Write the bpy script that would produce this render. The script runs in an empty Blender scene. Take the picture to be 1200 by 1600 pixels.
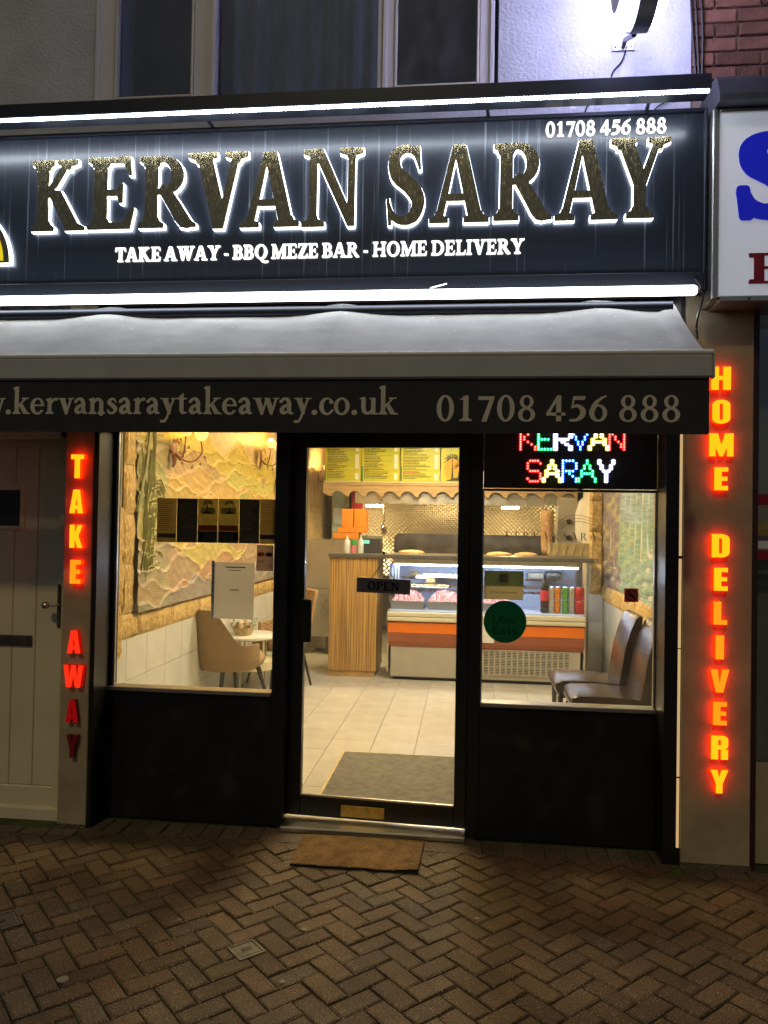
import bpy, bmesh, math, random
import numpy as np
from mathutils import Vector, Matrix
from mathutils.geometry import tessellate_polygon
random.seed(7); np.random.seed(7)
R = math.radians
sc = bpy.context.scene
COL = sc.collection

# ------------------------------------------------------------------ camera
FOC = 1202.0
CAM = Vector((0, -3.965, 1.65))
def axes(yaw, pitch, roll):
    cy, sy, cp, sp = math.cos(yaw), math.sin(yaw), math.cos(pitch), math.sin(pitch)
    f = Vector((-sy*cp, cy*cp, sp)); r = Vector((cy, sy, 0)); u = r.cross(f)
    cr, sr = math.cos(roll), math.sin(roll)
    return cr*r + sr*u, -sr*r + cr*u, f
CR, CU, CF = axes(R(6.237), R(1.0137), R(0.9967))
cd = bpy.data.cameras.new('camera'); cam = bpy.data.objects.new('camera', cd); COL.objects.link(cam)
cd.sensor_fit = 'VERTICAL'; cd.sensor_height = 36; cd.sensor_width = 27; cd.lens = 36*FOC/1600
cd.clip_start = .05; cd.clip_end = 200
cam.matrix_world = Matrix(((CR.x, CU.x, -CF.x, CAM.x), (CR.y, CU.y, -CF.y, CAM.y), (CR.z, CU.z, -CF.z, CAM.z), (0, 0, 0, 1)))
sc.camera = cam
# surveying: where the sight line through a point of the photograph meets a plane of the place
def ray(px, py): return CF + CR*((px-600)/FOC) - CU*((py-800)/FOC)
def at(px, py, Y): d = ray(px, py); return CAM + d*((Y-CAM.y)/d.y)
def atx(px, py, X): d = ray(px, py); return CAM + d*((X-CAM.x)/d.x)
def atz(px, py, Z): d = ray(px, py); return CAM + d*((Z-CAM.z)/d.z)

# ------------------------------------------------------------------ night sky, street light, exposure
w = bpy.data.worlds.new('World'); sc.world = w; w.use_nodes = True
nt = w.node_tree; bg = nt.nodes['Background']
sky = nt.nodes.new('ShaderNodeTexSky'); sky.sky_type = 'NISHITA'; sky.sun_disc = False
SUNDIR = Vector((0.18, 1.0, -1.02)).normalized()      # the street light's rays: from behind and above the camera
sky.sun_elevation = R(45); sky.sun_rotation = R(190)
nt.links.new(sky.outputs[0], bg.inputs[0]); bg.inputs[1].default_value = 0.010
sl = bpy.data.lights.new('street_light', 'SUN'); sl.energy = 0.32; sl.angle = R(2.5); sl.color = (1.0, .80, .38)
so = bpy.data.objects.new('street_light', sl); COL.objects.link(so)
so.rotation_euler = SUNDIR.to_track_quat('-Z', 'Y').to_euler()
sc.view_settings.view_transform = 'Standard'; sc.view_settings.look = 'None'
sc.view_settings.exposure = 0.15; sc.view_settings.gamma = 1.0; sc.view_settings.use_curve_mapping = False
sc.render.engine = 'CYCLES'
cy = sc.cycles
cy.use_denoising = True; cy.max_bounces = 7; cy.diffuse_bounces = 3; cy.glossy_bounces = 3
cy.transmission_bounces = 4; cy.transparent_max_bounces = 14; cy.sample_clamp_indirect = 3.0; cy.sample_clamp_direct = 0
cy.caustics_reflective = False; cy.caustics_refractive = False; cy.blur_glossy = 0.5

# ------------------------------------------------------------------ materials
MATS = {}
def lin(c):
    return tuple((x/12.92 if x <= .04045 else ((x+.055)/1.055)**2.4) for x in c)
def mat(name, col=(.5, .5, .5), rough=.5, metal=0., var=0., vscale=8., bump=0., bscale=60., rand=0., spec=.5, emit=None, es=0.,
        col2=None, cfac=None, stretch=(1, 1, 1), coat=0., detail=4., attr=None, rvar=0., vlo=.25):
    m = bpy.data.materials.new(name); m.use_nodes = True; MATS[name] = m
    n, l = m.node_tree.nodes, m.node_tree.links
    b = n['Principled BSDF']
    b.inputs['Roughness'].default_value = rough; b.inputs['Metallic'].default_value = metal
    b.inputs['Specular IOR Level'].default_value = spec; b.inputs['Coat Weight'].default_value = coat
    b.inputs['Base Color'].default_value = (*col, 1)
    tc = n.new('ShaderNodeTexCoord'); mp = n.new('ShaderNodeMapping'); mp.inputs['Scale'].default_value = stretch
    l.new(tc.outputs['Object'], mp.inputs[0])
    last = None
    if attr:
        a = n.new('ShaderNodeVertexColor'); a.layer_name = attr; last = a.outputs[0]
    if var or col2:
        nz = n.new('ShaderNodeTexNoise'); nz.inputs['Scale'].default_value = vscale; nz.inputs['Detail'].default_value = detail
        l.new(mp.outputs[0], nz.inputs[0])
        mx = n.new('ShaderNodeMix'); mx.data_type = 'RGBA'
        if col2:
            cr = n.new('ShaderNodeValToRGB'); lo, hi = cfac or (.42, .58)
            cr.color_ramp.elements[0].position = lo; cr.color_ramp.elements[1].position = hi
            l.new(nz.outputs[0], cr.inputs[0]); l.new(cr.outputs[0], mx.inputs[0])
            mx.inputs[6].default_value = (*col, 1); mx.inputs[7].default_value = (*col2, 1)
            if last: l.new(last, mx.inputs[6])
        else:
            mx.blend_type = 'MULTIPLY'; mx.inputs[0].default_value = 1
            mr = n.new('ShaderNodeMapRange'); mr.inputs[1].default_value = vlo; mr.inputs[2].default_value = 1-vlo
            mr.inputs[3].default_value = 1-var; mr.inputs[4].default_value = 1+var
            l.new(nz.outputs[0], mr.inputs[0])
            mx.inputs[6].default_value = (*col, 1)
            if last: l.new(last, mx.inputs[6])
            l.new(mr.outputs[0], mx.inputs[7])
        last = mx.outputs[2]
        if rvar:
            r2 = n.new('ShaderNodeMapRange'); r2.inputs[1].default_value = .3; r2.inputs[2].default_value = .7
            r2.inputs[3].default_value = max(0, rough-rvar); r2.inputs[4].default_value = min(1, rough+rvar)
            l.new(nz.outputs[0], r2.inputs[0]); l.new(r2.outputs[0], b.inputs['Roughness'])
    if rand:
        oi = n.new('ShaderNodeObjectInfo'); mr = n.new('ShaderNodeMapRange')
        mr.inputs[3].default_value = 1-rand; mr.inputs[4].default_value = 1+rand
        l.new(oi.outputs['Random'], mr.inputs[0])
        mx = n.new('ShaderNodeMix'); mx.data_type = 'RGBA'; mx.blend_type = 'MULTIPLY'; mx.inputs[0].default_value = 1
        mx.inputs[6].default_value = (*col, 1)
        if last: l.new(last, mx.inputs[6])
        l.new(mr.outputs[0], mx.inputs[7]); last = mx.outputs[2]
    if last: l.new(last, b.inputs['Base Color'])
    if bump:
        nb = n.new('ShaderNodeTexNoise'); nb.inputs['Scale'].default_value = bscale; nb.inputs['Detail'].default_value = 5
        l.new(mp.outputs[0], nb.inputs[0])
        bp = n.new('ShaderNodeBump'); bp.inputs['Strength'].default_value = bump; bp.inputs['Distance'].default_value = .01
        l.new(nb.outputs[0], bp.inputs['Height']); l.new(bp.outputs[0], b.inputs['Normal'])
    if emit:
        b.inputs['Emission Color'].default_value = (*emit, 1); b.inputs['Emission Strength'].default_value = es
    return m
def papery(*names, f=.5):
    """thin paper or film that lets light through from behind"""
    for name in names:
        n, l, b = nodes(name); o = n['Material Output']; t = n.new('ShaderNodeBsdfTranslucent'); mx = n.new('ShaderNodeMixShader'); mx.inputs[0].default_value = f
        if b.inputs['Base Color'].is_linked: l.new(b.inputs['Base Color'].links[0].from_socket, t.inputs[0])
        else: t.inputs[0].default_value = b.inputs['Base Color'].default_value
        l.new(b.outputs[0], mx.inputs[1]); l.new(t.outputs[0], mx.inputs[2]); l.new(mx.outputs[0], o.inputs[0])
def nodes(name): m = MATS[name]; return m.node_tree.nodes, m.node_tree.links, m.node_tree.nodes['Principled BSDF']

def glassmat(name, tint=(1, 1, 1), f0=.04, f1=.55, rough=.0, film=.035):
    m = bpy.data.materials.new(name); m.use_nodes = True; MATS[name] = m
    n, l = m.node_tree.nodes, m.node_tree.links; n.clear()
    o = n.new('ShaderNodeOutputMaterial'); t = n.new('ShaderNodeBsdfTransparent'); g = n.new('ShaderNodeBsdfGlossy')
    t.inputs[0].default_value = (*tint, 1); g.inputs['Roughness'].default_value = rough
    lw = n.new('ShaderNodeLayerWeight'); lw.inputs[0].default_value = .35
    mr = n.new('ShaderNodeMapRange'); mr.inputs[3].default_value = f0; mr.inputs[4].default_value = f1
    l.new(lw.outputs['Facing'], mr.inputs[0])
    pw = n.new('ShaderNodeMath'); pw.operation = 'POWER'; pw.inputs[1].default_value = 2.5
    l.new(lw.outputs['Facing'], pw.inputs[0]); l.new(pw.outputs[0], mr.inputs[0])
    mx = n.new('ShaderNodeMixShader'); l.new(mr.outputs[0], mx.inputs[0]); l.new(t.outputs[0], mx.inputs[1]); l.new(g.outputs[0], mx.inputs[2])
    # a faint film of dirt and smears that also puts a haze on the pane
    tc = n.new('ShaderNodeTexCoord'); mp = n.new('ShaderNodeMapping'); mp.inputs['Scale'].default_value = (2.2, 1, 1.2); nz = n.new('ShaderNodeTexNoise'); nz.inputs['Scale'].default_value = 3; nz.inputs['Detail'].default_value = 9; nz.inputs['Roughness'].default_value = .65
    l.new(tc.outputs['Object'], mp.inputs[0]); l.new(mp.outputs[0], nz.inputs[0]); m2 = n.new('ShaderNodeMapRange'); m2.inputs[1].default_value = .42; m2.inputs[2].default_value = .75; m2.inputs[3].default_value = .008; m2.inputs[4].default_value = film
    l.new(nz.outputs[0], m2.inputs[0]); df = n.new('ShaderNodeBsdfTranslucent'); d2 = n.new('ShaderNodeBsdfDiffuse'); dm = n.new('ShaderNodeMixShader'); l.new(df.outputs[0], dm.inputs[1]); l.new(d2.outputs[0], dm.inputs[2])
    m3 = n.new('ShaderNodeMixShader'); l.new(m2.outputs[0], m3.inputs[0]); l.new(mx.outputs[0], m3.inputs[1]); l.new(dm.outputs[0], m3.inputs[2])
    l.new(m3.outputs[0], o.inputs[0])
    return m
def emat(name, col, s):
    m = bpy.data.materials.new(name); m.use_nodes = True; MATS[name] = m
    n, l = m.node_tree.nodes, m.node_tree.links; n.clear()
    o = n.new('ShaderNodeOutputMaterial'); e = n.new('ShaderNodeEmission'); e.inputs[0].default_value = (*col, 1); e.inputs[1].default_value = s
    l.new(e.outputs[0], o.inputs[0]); return m

# ------------------------------------------------------------------ mesh helpers
WL = {}
class MB:
    def __init__(s): s.v = []; s.f = []; s.mi = []; s.cur = 0
    def add(s, vs, fs):
        o = len(s.v); s.v += [Vector(p) for p in vs]; s.f += [tuple(i+o for i in q) for q in fs]; s.mi += [s.cur]*len(fs); return s
    def box(s, x0, x1, y0, y1, z0, z1, c=0.):
        x0, x1 = min(x0, x1), max(x0, x1); y0, y1 = min(y0, y1), max(y0, y1); z0, z1 = min(z0, z1), max(z0, z1)
        if c <= 0:
            vs = [(x, y, z) for x in (x0, x1) for y in (y0, y1) for z in (z0, z1)]
            return s.add(vs, [(0, 1, 3, 2), (4, 6, 7, 5), (0, 4, 5, 1), (2, 3, 7, 6), (0, 2, 6, 4), (1, 5, 7, 3)])
        c = min(c, .45*min(x1-x0, y1-y0, z1-z0))
        bm = bmesh.new(); bmesh.ops.create_cube(bm, size=1)
        for q in bm.verts: q.co = Vector(((x0+x1)/2+q.co.x*(x1-x0), (y0+y1)/2+q.co.y*(y1-y0), (z0+z1)/2+q.co.z*(z1-z0)))
        bmesh.ops.bevel(bm, geom=bm.edges[:], offset=c, segments=1 if c < .012 else 3, affect='EDGES', profile=.5)
        bm.verts.index_update()
        s.add([q.co for q in bm.verts], [tuple(q.index for q in fc.verts) for fc in bm.faces]); bm.free(); return s
    def prism(s, poly, fn, d0, d1):
        """poly: list of (a,b); fn(a,b,d)->point; extruded from d0 (front) to d1"""
        n = len(poly); vs = [fn(a, b, d0) for a, b in poly] + [fn(a, b, d1) for a, b in poly]
        return s.add(vs, [tuple(range(n)), tuple(range(2*n-1, n-1, -1))] + [(i, i+n, (i+1) % n+n, (i+1) % n) for i in range(n)])
    def tube(s, path, r, n=8, caps=True):
        path = [Vector(p) for p in path]; k = len(path); rs = r if isinstance(r, (list, tuple)) else [r]*k
        vs = []; ref = None
        for i, p in enumerate(path):
            t = (path[min(i+1, k-1)]-path[max(i-1, 0)])
            t = t.normalized() if t.length > 1e-9 else Vector((0, 0, 1))
            if ref is None: ref = Vector((0, 0, 1)) if abs(t.z) < .9 else Vector((1, 0, 0))
            a = t.cross(ref); a = a.normalized() if a.length > 1e-6 else Vector((1, 0, 0)); b = t.cross(a).normalized()
            for j in range(n):
                q = 2*math.pi*j/n; vs.append(p+a*math.cos(q)*rs[i]+b*math.sin(q)*rs[i])
        fs = [(i*n+j, i*n+(j+1) % n, (i+1)*n+(j+1) % n, (i+1)*n+j) for i in range(k-1) for j in range(n)]
        if caps: fs += [tuple(range(n-1, -1, -1)), tuple((k-1)*n+j for j in range(n))]
        return s.add(vs, fs)
    def lathe(s, prof, c=(0, 0, 0), n=20, ax='z'):
        vs = []; k = len(prof)
        for r, z in prof:
            for j in range(n):
                q = 2*math.pi*j/n; p = (r*math.cos(q), r*math.sin(q), z)
                if ax == 'y': p = (p[0], z, p[1])
                if ax == 'x': p = (z, p[0], p[1])
                vs.append((c[0]+p[0], c[1]+p[1], c[2]+p[2]))
        fs = [(i*n+j, i*n+(j+1) % n, (i+1)*n+(j+1) % n, (i+1)*n+j) for i in range(k-1) for j in range(n)]
        fs += [tuple(range(n-1, -1, -1)), tuple((k-1)*n+j for j in range(n))]
        return s.add(vs, fs)
    def grid(s, fn, nu, nv):
        vs = [fn(i/nu, j/nv) for i in range(nu+1) for j in range(nv+1)]
        return s.add(vs, [(i*(nv+1)+j, (i+1)*(nv+1)+j, (i+1)*(nv+1)+j+1, i*(nv+1)+j+1) for i in range(nu) for j in range(nv)])
    def glyph(s, loops, fn, d0, d1, back=False):
        """loops in glyph units -> fn(a,b,d)"""
        pts = [p for lp in loops for p in lp]; tri = tessellate_polygon([[Vector((a, b, 0)) for a, b in lp] for lp in loops])
        n = len(pts); vs = [fn(a, b, d0) for a, b in pts]; fs = [tuple(t) for t in tri]
        if d1 != d0:
            vs += [fn(a, b, d1) for a, b in pts]; o = 0
            for lp in loops:
                m = len(lp); fs += [(o+i, o+i+n, o+(i+1) % m+n, o+(i+1) % m) for i in range(m)]; o += m
            if back: fs += [tuple(i+n for i in reversed(t)) for t in tri]
        return s.add(vs, fs)
    def mesh(s, name, m=None, smooth=False, off=Vector((0, 0, 0))):
        me = bpy.data.meshes.new(name); me.from_pydata([tuple(p-off) for p in s.v], [], s.f)
        for k in (m if isinstance(m, (list, tuple)) else [m]):
            if k: me.materials.append(MATS[k])
        if any(s.mi): me.polygons.foreach_set('material_index', s.mi)
        bm = bmesh.new(); bm.from_mesh(me); bmesh.ops.recalc_face_normals(bm, faces=bm.faces); bm.to_mesh(me); bm.free()
        if smooth:
            me.polygons.foreach_set('use_smooth', [True]*len(me.polygons))
            try: me.set_sharp_from_angle(angle=R(40 if smooth is True else smooth))
            except Exception: pass
        me.update(); return me
    def build(s, name, m, parent=None, smooth=False, world=True):
        if parent is not None:
            off = WL.get(parent.name, Vector((0, 0, 0))) if world else Vector((0, 0, 0))
            o = bpy.data.objects.new(name, s.mesh(name, m, smooth, off)); COL.objects.link(o); o.parent = parent
            WL[o.name] = off
        else:
            lo = Vector([min(p[i] for p in s.v) for i in range(3)]); hi = Vector([max(p[i] for p in s.v) for i in range(3)])
            off = Vector(((lo.x+hi.x)/2, (lo.y+hi.y)/2, lo.z)) if world else Vector((0, 0, 0))
            o = bpy.data.objects.new(name, s.mesh(name, m, smooth, off)); COL.objects.link(o); o.location = off; WL[o.name] = off
        return o
def tag(o, label=None, cat=None, group=None, kind=None):
    if label: o['label'] = label
    if cat: o['category'] = cat
    if group: o['group'] = group
    if kind: o['kind'] = kind
    return o
def thing(name, label, cat, loc, rz=0., group=None):
    o = bpy.data.objects.new(name, None); COL.objects.link(o); o.location = Vector(loc); o.rotation_euler = (0, 0, rz)
    o.empty_display_size = .1; WL[o.name] = Vector(loc); return tag(o, label, cat, group)
def piece(name, me, parent, loc, rot=(0, 0, 0), scale=(1, 1, 1)):
    o = bpy.data.objects.new(name, me); COL.objects.link(o); o.parent = parent
    o.location = Vector(loc)-WL.get(parent.name, Vector((0, 0, 0))); o.rotation_euler = rot; o.scale = scale; return o
def copy_tree(o, parent=None):
    c = o.copy(); COL.objects.link(c); c.parent = parent
    for ch in o.children: copy_tree(ch, c)
    return c
# ------------------------------------------------------------------ lettering: glyph outlines drawn as distance fields
GS = .0125
GXs = np.arange(-.2, 1.65, GS); GYs = np.arange(-.42, 1.2, GS)
GX, GY = np.meshgrid(GXs, GYs, indexing='ij')
def poly(*pts):
    d = np.full(GX.shape, 1e9); ins = np.zeros(GX.shape, bool); n = len(pts)
    for i in range(n):
        ax, ay = pts[i]; bx, by = pts[(i+1) % n]; ex, ey = bx-ax, by-ay
        px, py = GX-ax, GY-ay; t = np.clip((px*ex+py*ey)/(ex*ex+ey*ey+1e-12), 0, 1)
        d = np.minimum(d, np.hypot(px-ex*t, py-ey*t))
        c = ((ay > GY) != (by > GY)) & (GX < ex*(GY-ay)/((by-ay) if by != ay else 1e-9)+ax)
        ins ^= c
    return np.where(ins, -d, d)
def rect(x0, y0, x1, y1): return poly((x0, y0), (x1, y0), (x1, y1), (x0, y1))
def ell(cx, cy_, rx, ry): return (np.sqrt(((GX-cx)/rx)**2+((GY-cy_)/ry)**2)-1)*min(rx, ry)
def U(*a):
    r = a[0]
    for q in a[1:]: r = np.minimum(r, q)
    return r
def sub(a, *b):
    for q in b: a = np.maximum(a, -q)
    return a
def cut(a, b): return np.maximum(a, b)
def spl(pts, k=10):
    P = [np.array(p, float) for p in pts]; P = [2*P[0]-P[1]]+P+[2*P[-1]-P[-2]]; out = []
    for i in range(1, len(P)-2):
        for t in np.linspace(0, 1, k, endpoint=False):
            a, b, c, d = P[i-1:i+3]
            out.append(.5*((2*b)+(-a+c)*t+(2*a-5*b+4*c-d)*t*t+(-a+3*b-3*c+d)*t**3))
    out.append(P[-2]); return out
def stroke(*pts):
    """points (x, y, width)"""
    q = spl(pts); d = np.full(GX.shape, 1e9)
    for a, b in zip(q[:-1], q[1:]):
        ex, ey = b[0]-a[0], b[1]-a[1]; t = np.clip(((GX-a[0])*ex+(GY-a[1])*ey)/(ex*ex+ey*ey+1e-12), 0, 1)
        d = np.minimum(d, np.hypot(GX-a[0]-ex*t, GY-a[1]-ey*t)-(a[2]+(b[2]-a[2])*t)/2)
    return d
def bar(x0, y0, x1, y1, w0, w1=None):
    w1 = w0 if w1 is None else w1
    return poly((x0-w0/2, y0), (x0+w0/2, y0), (x1+w1/2, y1), (x1-w1/2, y1))
def ser(xc, y, hw, d=1, b=.12, t=.065):
    return poly((xc-hw, y), (xc+hw, y), (xc+hw, y+t*d), (xc+b+.02, y+(t+.03)*d), (xc+b, y+(t+.08)*d), (xc-b, y+(t+.08)*d), (xc-b-.02, y+(t+.03)*d), (xc-hw, y+t*d))
def contours(F, lev=0., tol=.0035):
    F = F-lev; S = F < 0; segs = {}
    act = np.argwhere((S[:-1, :-1] != S[1:, :-1]) | (S[:-1, :-1] != S[:-1, 1:]) | (S[:-1, :-1] != S[1:, 1:]))
    def ip(i0, j0, i1, j1):
        a, b = F[i0, j0], F[i1, j1]; t = a/(a-b)
        return (GXs[i0]+t*(GXs[i1]-GXs[i0]), GYs[j0]+t*(GYs[j1]-GYs[j0]))
    nxt = {}; pos = {}
    for i, j in act:
        c = [(i, j), (i+1, j), (i+1, j+1), (i, j+1)]; s = [S[k] for k in c]; cr = []
        for k in range(4):
            if s[k] != s[(k+1) % 4]:
                a, b = c[k], c[(k+1) % 4]; key = (min(a, b), max(a, b))
                if key not in pos: pos[key] = ip(*a, *b)
                cr.append((key, s[k]))
        # going round the cell: an edge left inside->outside ends a segment
        outs = [k for k, q in cr if q]; ins_ = [k for k, q in cr if not q]
        if len(outs) == 1: nxt[outs[0]] = ins_[0]
        else:
            order = [k for k, _ in cr]
            for k, q in cr:
                if q: nxt[k] = order[(order.index(k)+1) % len(order)]
    loops = []
    while nxt:
        st = next(iter(nxt)); k = st; lp = []
        while k in nxt: lp.append(pos[k]); k = nxt.pop(k)
        if len(lp) > 6: loops.append(simp(lp, tol))
    return loops
def simp(lp, tol):
    A = np.array(lp); n = len(A); m = int(np.argmax(((A-A[0])**2).sum(1)))
    def dp(a, b):
        if b-a < 2: return []
        p, q = A[a], A[b % n]; d = q-p; L = np.hypot(*d)+1e-12
        r = np.abs(d[0]*(A[a+1:b, 1]-p[1])-d[1]*(A[a+1:b, 0]-p[0]))/L; k = int(np.argmax(r))
        return dp(a, a+1+k)+[a+1+k]+dp(a+1+k, b) if r[k] > tol else []
    idx = [0]+dp(0, m)+[m]+dp(m, n)
    return [tuple(A[i]) for i in idx]
SF = {}
def G(ch, F, adv): SF[ch] = (F, adv)
# bold old-style serif capitals, height 1
def st(x, y0=0, y1=1, w=.2): return rect(x-w/2, y0, x+w/2, y1)
Et = lambda: U(poly((.1, 1), (.66, 1), (.69, .74), (.64, .74), (.55, .91), (.1, .91)), poly((.1, 0), (.67, 0), (.73, .29), (.68, .29), (.56, .095), (.1, .095)))
G('K', U(st(.21), ser(.21, 0, .2), ser(.21, 1, .2, -1), bar(.27, .47, .62, .95, .14, .12), ser(.63, 1, .18, -1, .05), bar(.40, .57, .76, 0, .24, .27), poly((.6, 0), (.96, 0), (.96, .05), (.84, .1), (.7, .14))), .98)
G('E', U(st(.21), ser(.21, 0, .2), ser(.21, 1, .2, -1), Et(), poly((.2, .55), (.46, .55), (.5, .64), (.55, .64), (.55, .36), (.5, .36), (.46, .46), (.2, .46))), .78)
def bowl(x0, y0, y1, rx, w, t=.085):
    cy_, ry = (y0+y1)/2, (y1-y0)/2
    return sub(U(rect(x0, y0, x0+.2, y1), cut(ell(x0+.2, cy_, rx, ry), rect(x0+.2-.01, -1, 3, 2))), U(rect(x0-1, y0+t, x0+.16, y1-t), cut(ell(x0+.16, cy_, rx-w+.04, ry-t), rect(x0+.15, -1, 3, 2))))
G('R', U(st(.21), ser(.21, 0, .2), ser(.21, 1, .2, -1), bowl(.21, .46, 1, .31, .2), stroke((.42, .52, .18), (.58, .3, .2), (.72, .1, .2), (.86, .035, .07)), poly((.66, 0), (.92, 0), (.92, .05), (.74, .15))), .93)
G('P', U(st(.21), ser(.21, 0, .21), ser(.21, 1, .2, -1), bowl(.21, .42, 1, .33, .2)), .78)
G('B', U(st(.21), ser(.11, 0, .1, 1, .08), ser(.11, 1, .1, -1, .08), bowl(.21, .48, 1, .28, .2), bowl(.21, 0, .56, .34, .21)), .82)
G('D', U(st(.21), ser(.11, 0, .1, 1, .08), ser(.11, 1, .1, -1, .08), bowl(.21, 0, 1, .5, .22)), .96)
G('V', U(poly((.13, 1), (.37, 1), (.58, .3), (.53, 0), (.42, 0)), poly((.72, 1), (.84, 1), (.58, 0), (.46, 0)), ser(.24, 1, .23, -1, .1), ser(.78, 1, .18, -1, .05)), .98)
G('A', U(sub(poly((.36, 1), (.58, 1), (.88, 0), (.64, 0), (.41, .84), (.17, 0), (.06, 0)), rect(2, 2, 3, 3)), poly((.36, 1), (.46, 1), (.2, 0), (.08, 0)), rect(.2, .28, .7, .37), ser(.14, 0, .16, 1, .05), ser(.76, 0, .21, 1, .1)), .98)
G('N', U(st(.2, w=.13), ser(.2, 0, .19, 1, .07), poly((.04, 1), (.36, 1), (.84, .14), (.84, 0), (.76, 0), (.24, .88), (.04, .93)), st(.82, w=.12), ser(.82, 1, .19, -1, .06)), 1.04)
G('S', U(stroke((.58, .72, .05), (.5, .9, .1), (.33, .94, .11), (.17, .84, .18), (.2, .64, .22), (.4, .5, .22), (.56, .32, .22), (.5, .12, .17), (.3, .055, .11), (.13, .13, .1), (.06, .3, .05)), poly((.52, .98), (.58, .98), (.61, .68), (.56, .68)), poly((.04, .34), (.09, .34), (.13, .0), (.07, .0))), .7)
G('Y', U(poly((.1, 1), (.36, 1), (.56, .56), (.56, .38), (.4, .38)), poly((.72, 1), (.84, 1), (.58, .4), (.5, .52)), rect(.38, 0, .58, .46), ser(.48, 0, .22), ser(.22, 1, .21, -1, .1), ser(.79, 1, .18, -1, .05)), .96)
G('T', U(st(.4), ser(.4, 0, .2), poly((.03, 1), (.77, 1), (.8, .72), (.75, .72), (.68, .9), (.12, .9), (.05, .72), (0, .72))), .82)
G('W', U(poly((.1, 1), (.33, 1), (.49, .35), (.44, 0), (.35, 0)), poly((.62, 1), (.72, 1), (.48, 0), (.4, .1)), poly((.54, 1), (.76, 1), (.93, .35), (.88, 0), (.79, 0)), poly((1.1, 1), (1.21, 1), (.92, 0), (.85, .1)), ser(.2, 1, .2, -1, .1), ser(.65, 1, .2, -1, .1), ser(1.15, 1, .17, -1, .05)), 1.34)
G('Q', U(sub(ell(.49, .5, .46, .52), ell(.49, .5, .25, .43)), stroke((.45, .02, .14), (.6, -.14, .16), (.85, -.22, .13), (1.05, -.18, .05))), .98)
G('O', sub(ell(.49, .5, .46, .52), ell(.49, .5, .25, .43)), .98)
G('M', U(st(.2, w=.12), ser(.2, 0, .17, 1, .06), poly((.06, 1), (.34, 1), (.64, .2), (.54, 0), (.46, 0), (.2, .84)), poly((.9, 1), (.98, 1), (.58, 0), (.48, .1)), st(.98), ser(.98, 0, .2), poly((.9, 1), (1.18, 1), (1.18, .94), (1.08, .9), (.88, .86)), ser(.18, 1, .15, -1, .07)), 1.2)
G('Z', U(bar(.16, .05, .58, .95, .25), poly((.06, 1), (.72, 1), (.72, .92), (.62, .9), (.16, .9), (.09, .74), (.04, .74)), poly((.03, 0), (.7, 0), (.76, .29), (.71, .29), (.6, .1), (.03, .1))), .78)
G('H', U(st(.21), ser(.21, 0, .19), ser(.21, 1, .19, -1), st(.79), ser(.79, 0, .19), ser(.79, 1, .19, -1), rect(.2, .46, .8, .55)), 1.02)
G('I', U(st(.21), ser(.21, 0, .2), ser(.21, 1, .2, -1)), .44)
G('L', U(st(.21), ser(.21, 1, .21, -1), ser(.21, 0, .2), poly((.1, 0), (.66, 0), (.73, .32), (.68, .32), (.55, .1), (.1, .1))), .74)
G('-', rect(.06, .3, .36, .42), .44)
G('.', ell(.13, .075, .1, .1), .27)
# digits
G('0', sub(ell(.3, .5, .28, .52), ell(.3, .5, .13, .44)), .6)
G('1', U(st(.3, 0, .98, .17), ser(.3, 0, .2, 1, .09), poly((.08, .82), (.3, 1), (.38, 1), (.3, .84))), .58)
G('7', U(poly((.06, .97), (.58, .97), (.58, .92), (.33, -.02), (.16, -.02), (.42, .82), (.06, .82))), .58)
G('8', U(sub(ell(.3, .75, .22, .26), ell(.3, .76, .1, .18)), sub(ell(.3, .26, .27, .285), ell(.3, .25, .13, .2))), .6)
G('4', U(poly((.34, 1), (.47, 1), (.47, 0), (.31, 0), (.31, .72), (.12, .34), (.6, .34), (.6, .22), (.0, .22), (.0, .32))), .62)
G('5', U(poly((.16, .97), (.55, .97), (.52, .82), (.2, .82), (.16, .6), (.1, .48)), stroke((.14, .55, .1), (.3, .6, .12), (.46, .44, .17), (.44, .22, .17), (.28, .06, .12), (.08, .04, .09))), .58)
G('6', U(sub(ell(.3, .32, .28, .335), ell(.31, .32, .13, .25)), cut(stroke((.1, .36, .17), (.2, .66, .15), (.36, .86, .1), (.54, .97, .05)), rect(0, .2, 1, 1.1))), .6)
# lower case, x-height .62
def ls(x, y0, y1, w=.15): return rect(x-w/2, y0, x+w/2, y1)
def lser(x, y=0, hw=.15): return ser(x, y, hw, 1, .08, .05)
def flag(x, y): return poly((x-.14, y-.05), (x+.06, y+.02), (x+.06, y-.14), (x-.06, y-.14), (x-.14, y-.09))
G('k', U(ls(.17, 0, 1.06), lser(.17), flag(.17, 1.06), bar(.22, .28, .5, .6, .09), poly((.36, .63), (.62, .63), (.62, .58), (.36, .56)), bar(.3, .4, .52, 0, .17, .19), poly((.42, 0), (.68, 0), (.68, .04), (.5, .1))), .66)
G('e', U(sub(ell(.28, .3, .26, .33), ell(.3, .31, .13, .25), poly((.3, .3), (1, .3), (1, .14), (.3, .16))), rect(.1, .3, .5, .37)), .57)
G('r', U(ls(.17, 0, .6), lser(.17), flag(.17, .62), stroke((.22, .4, .06), (.31, .55, .09), (.4, .57, .13))), .47)
G('v', U(poly((.06, .62), (.25, .62), (.37, .22), (.36, -.02), (.28, -.02)), poly((.45, .62), (.53, .62), (.36, -.02), (.3, .06)), poly((0, .62), (.3, .62), (.3, .57), (0, .57)), poly((.38, .62), (.6, .62), (.6, .57), (.38, .57))), .58)
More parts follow.
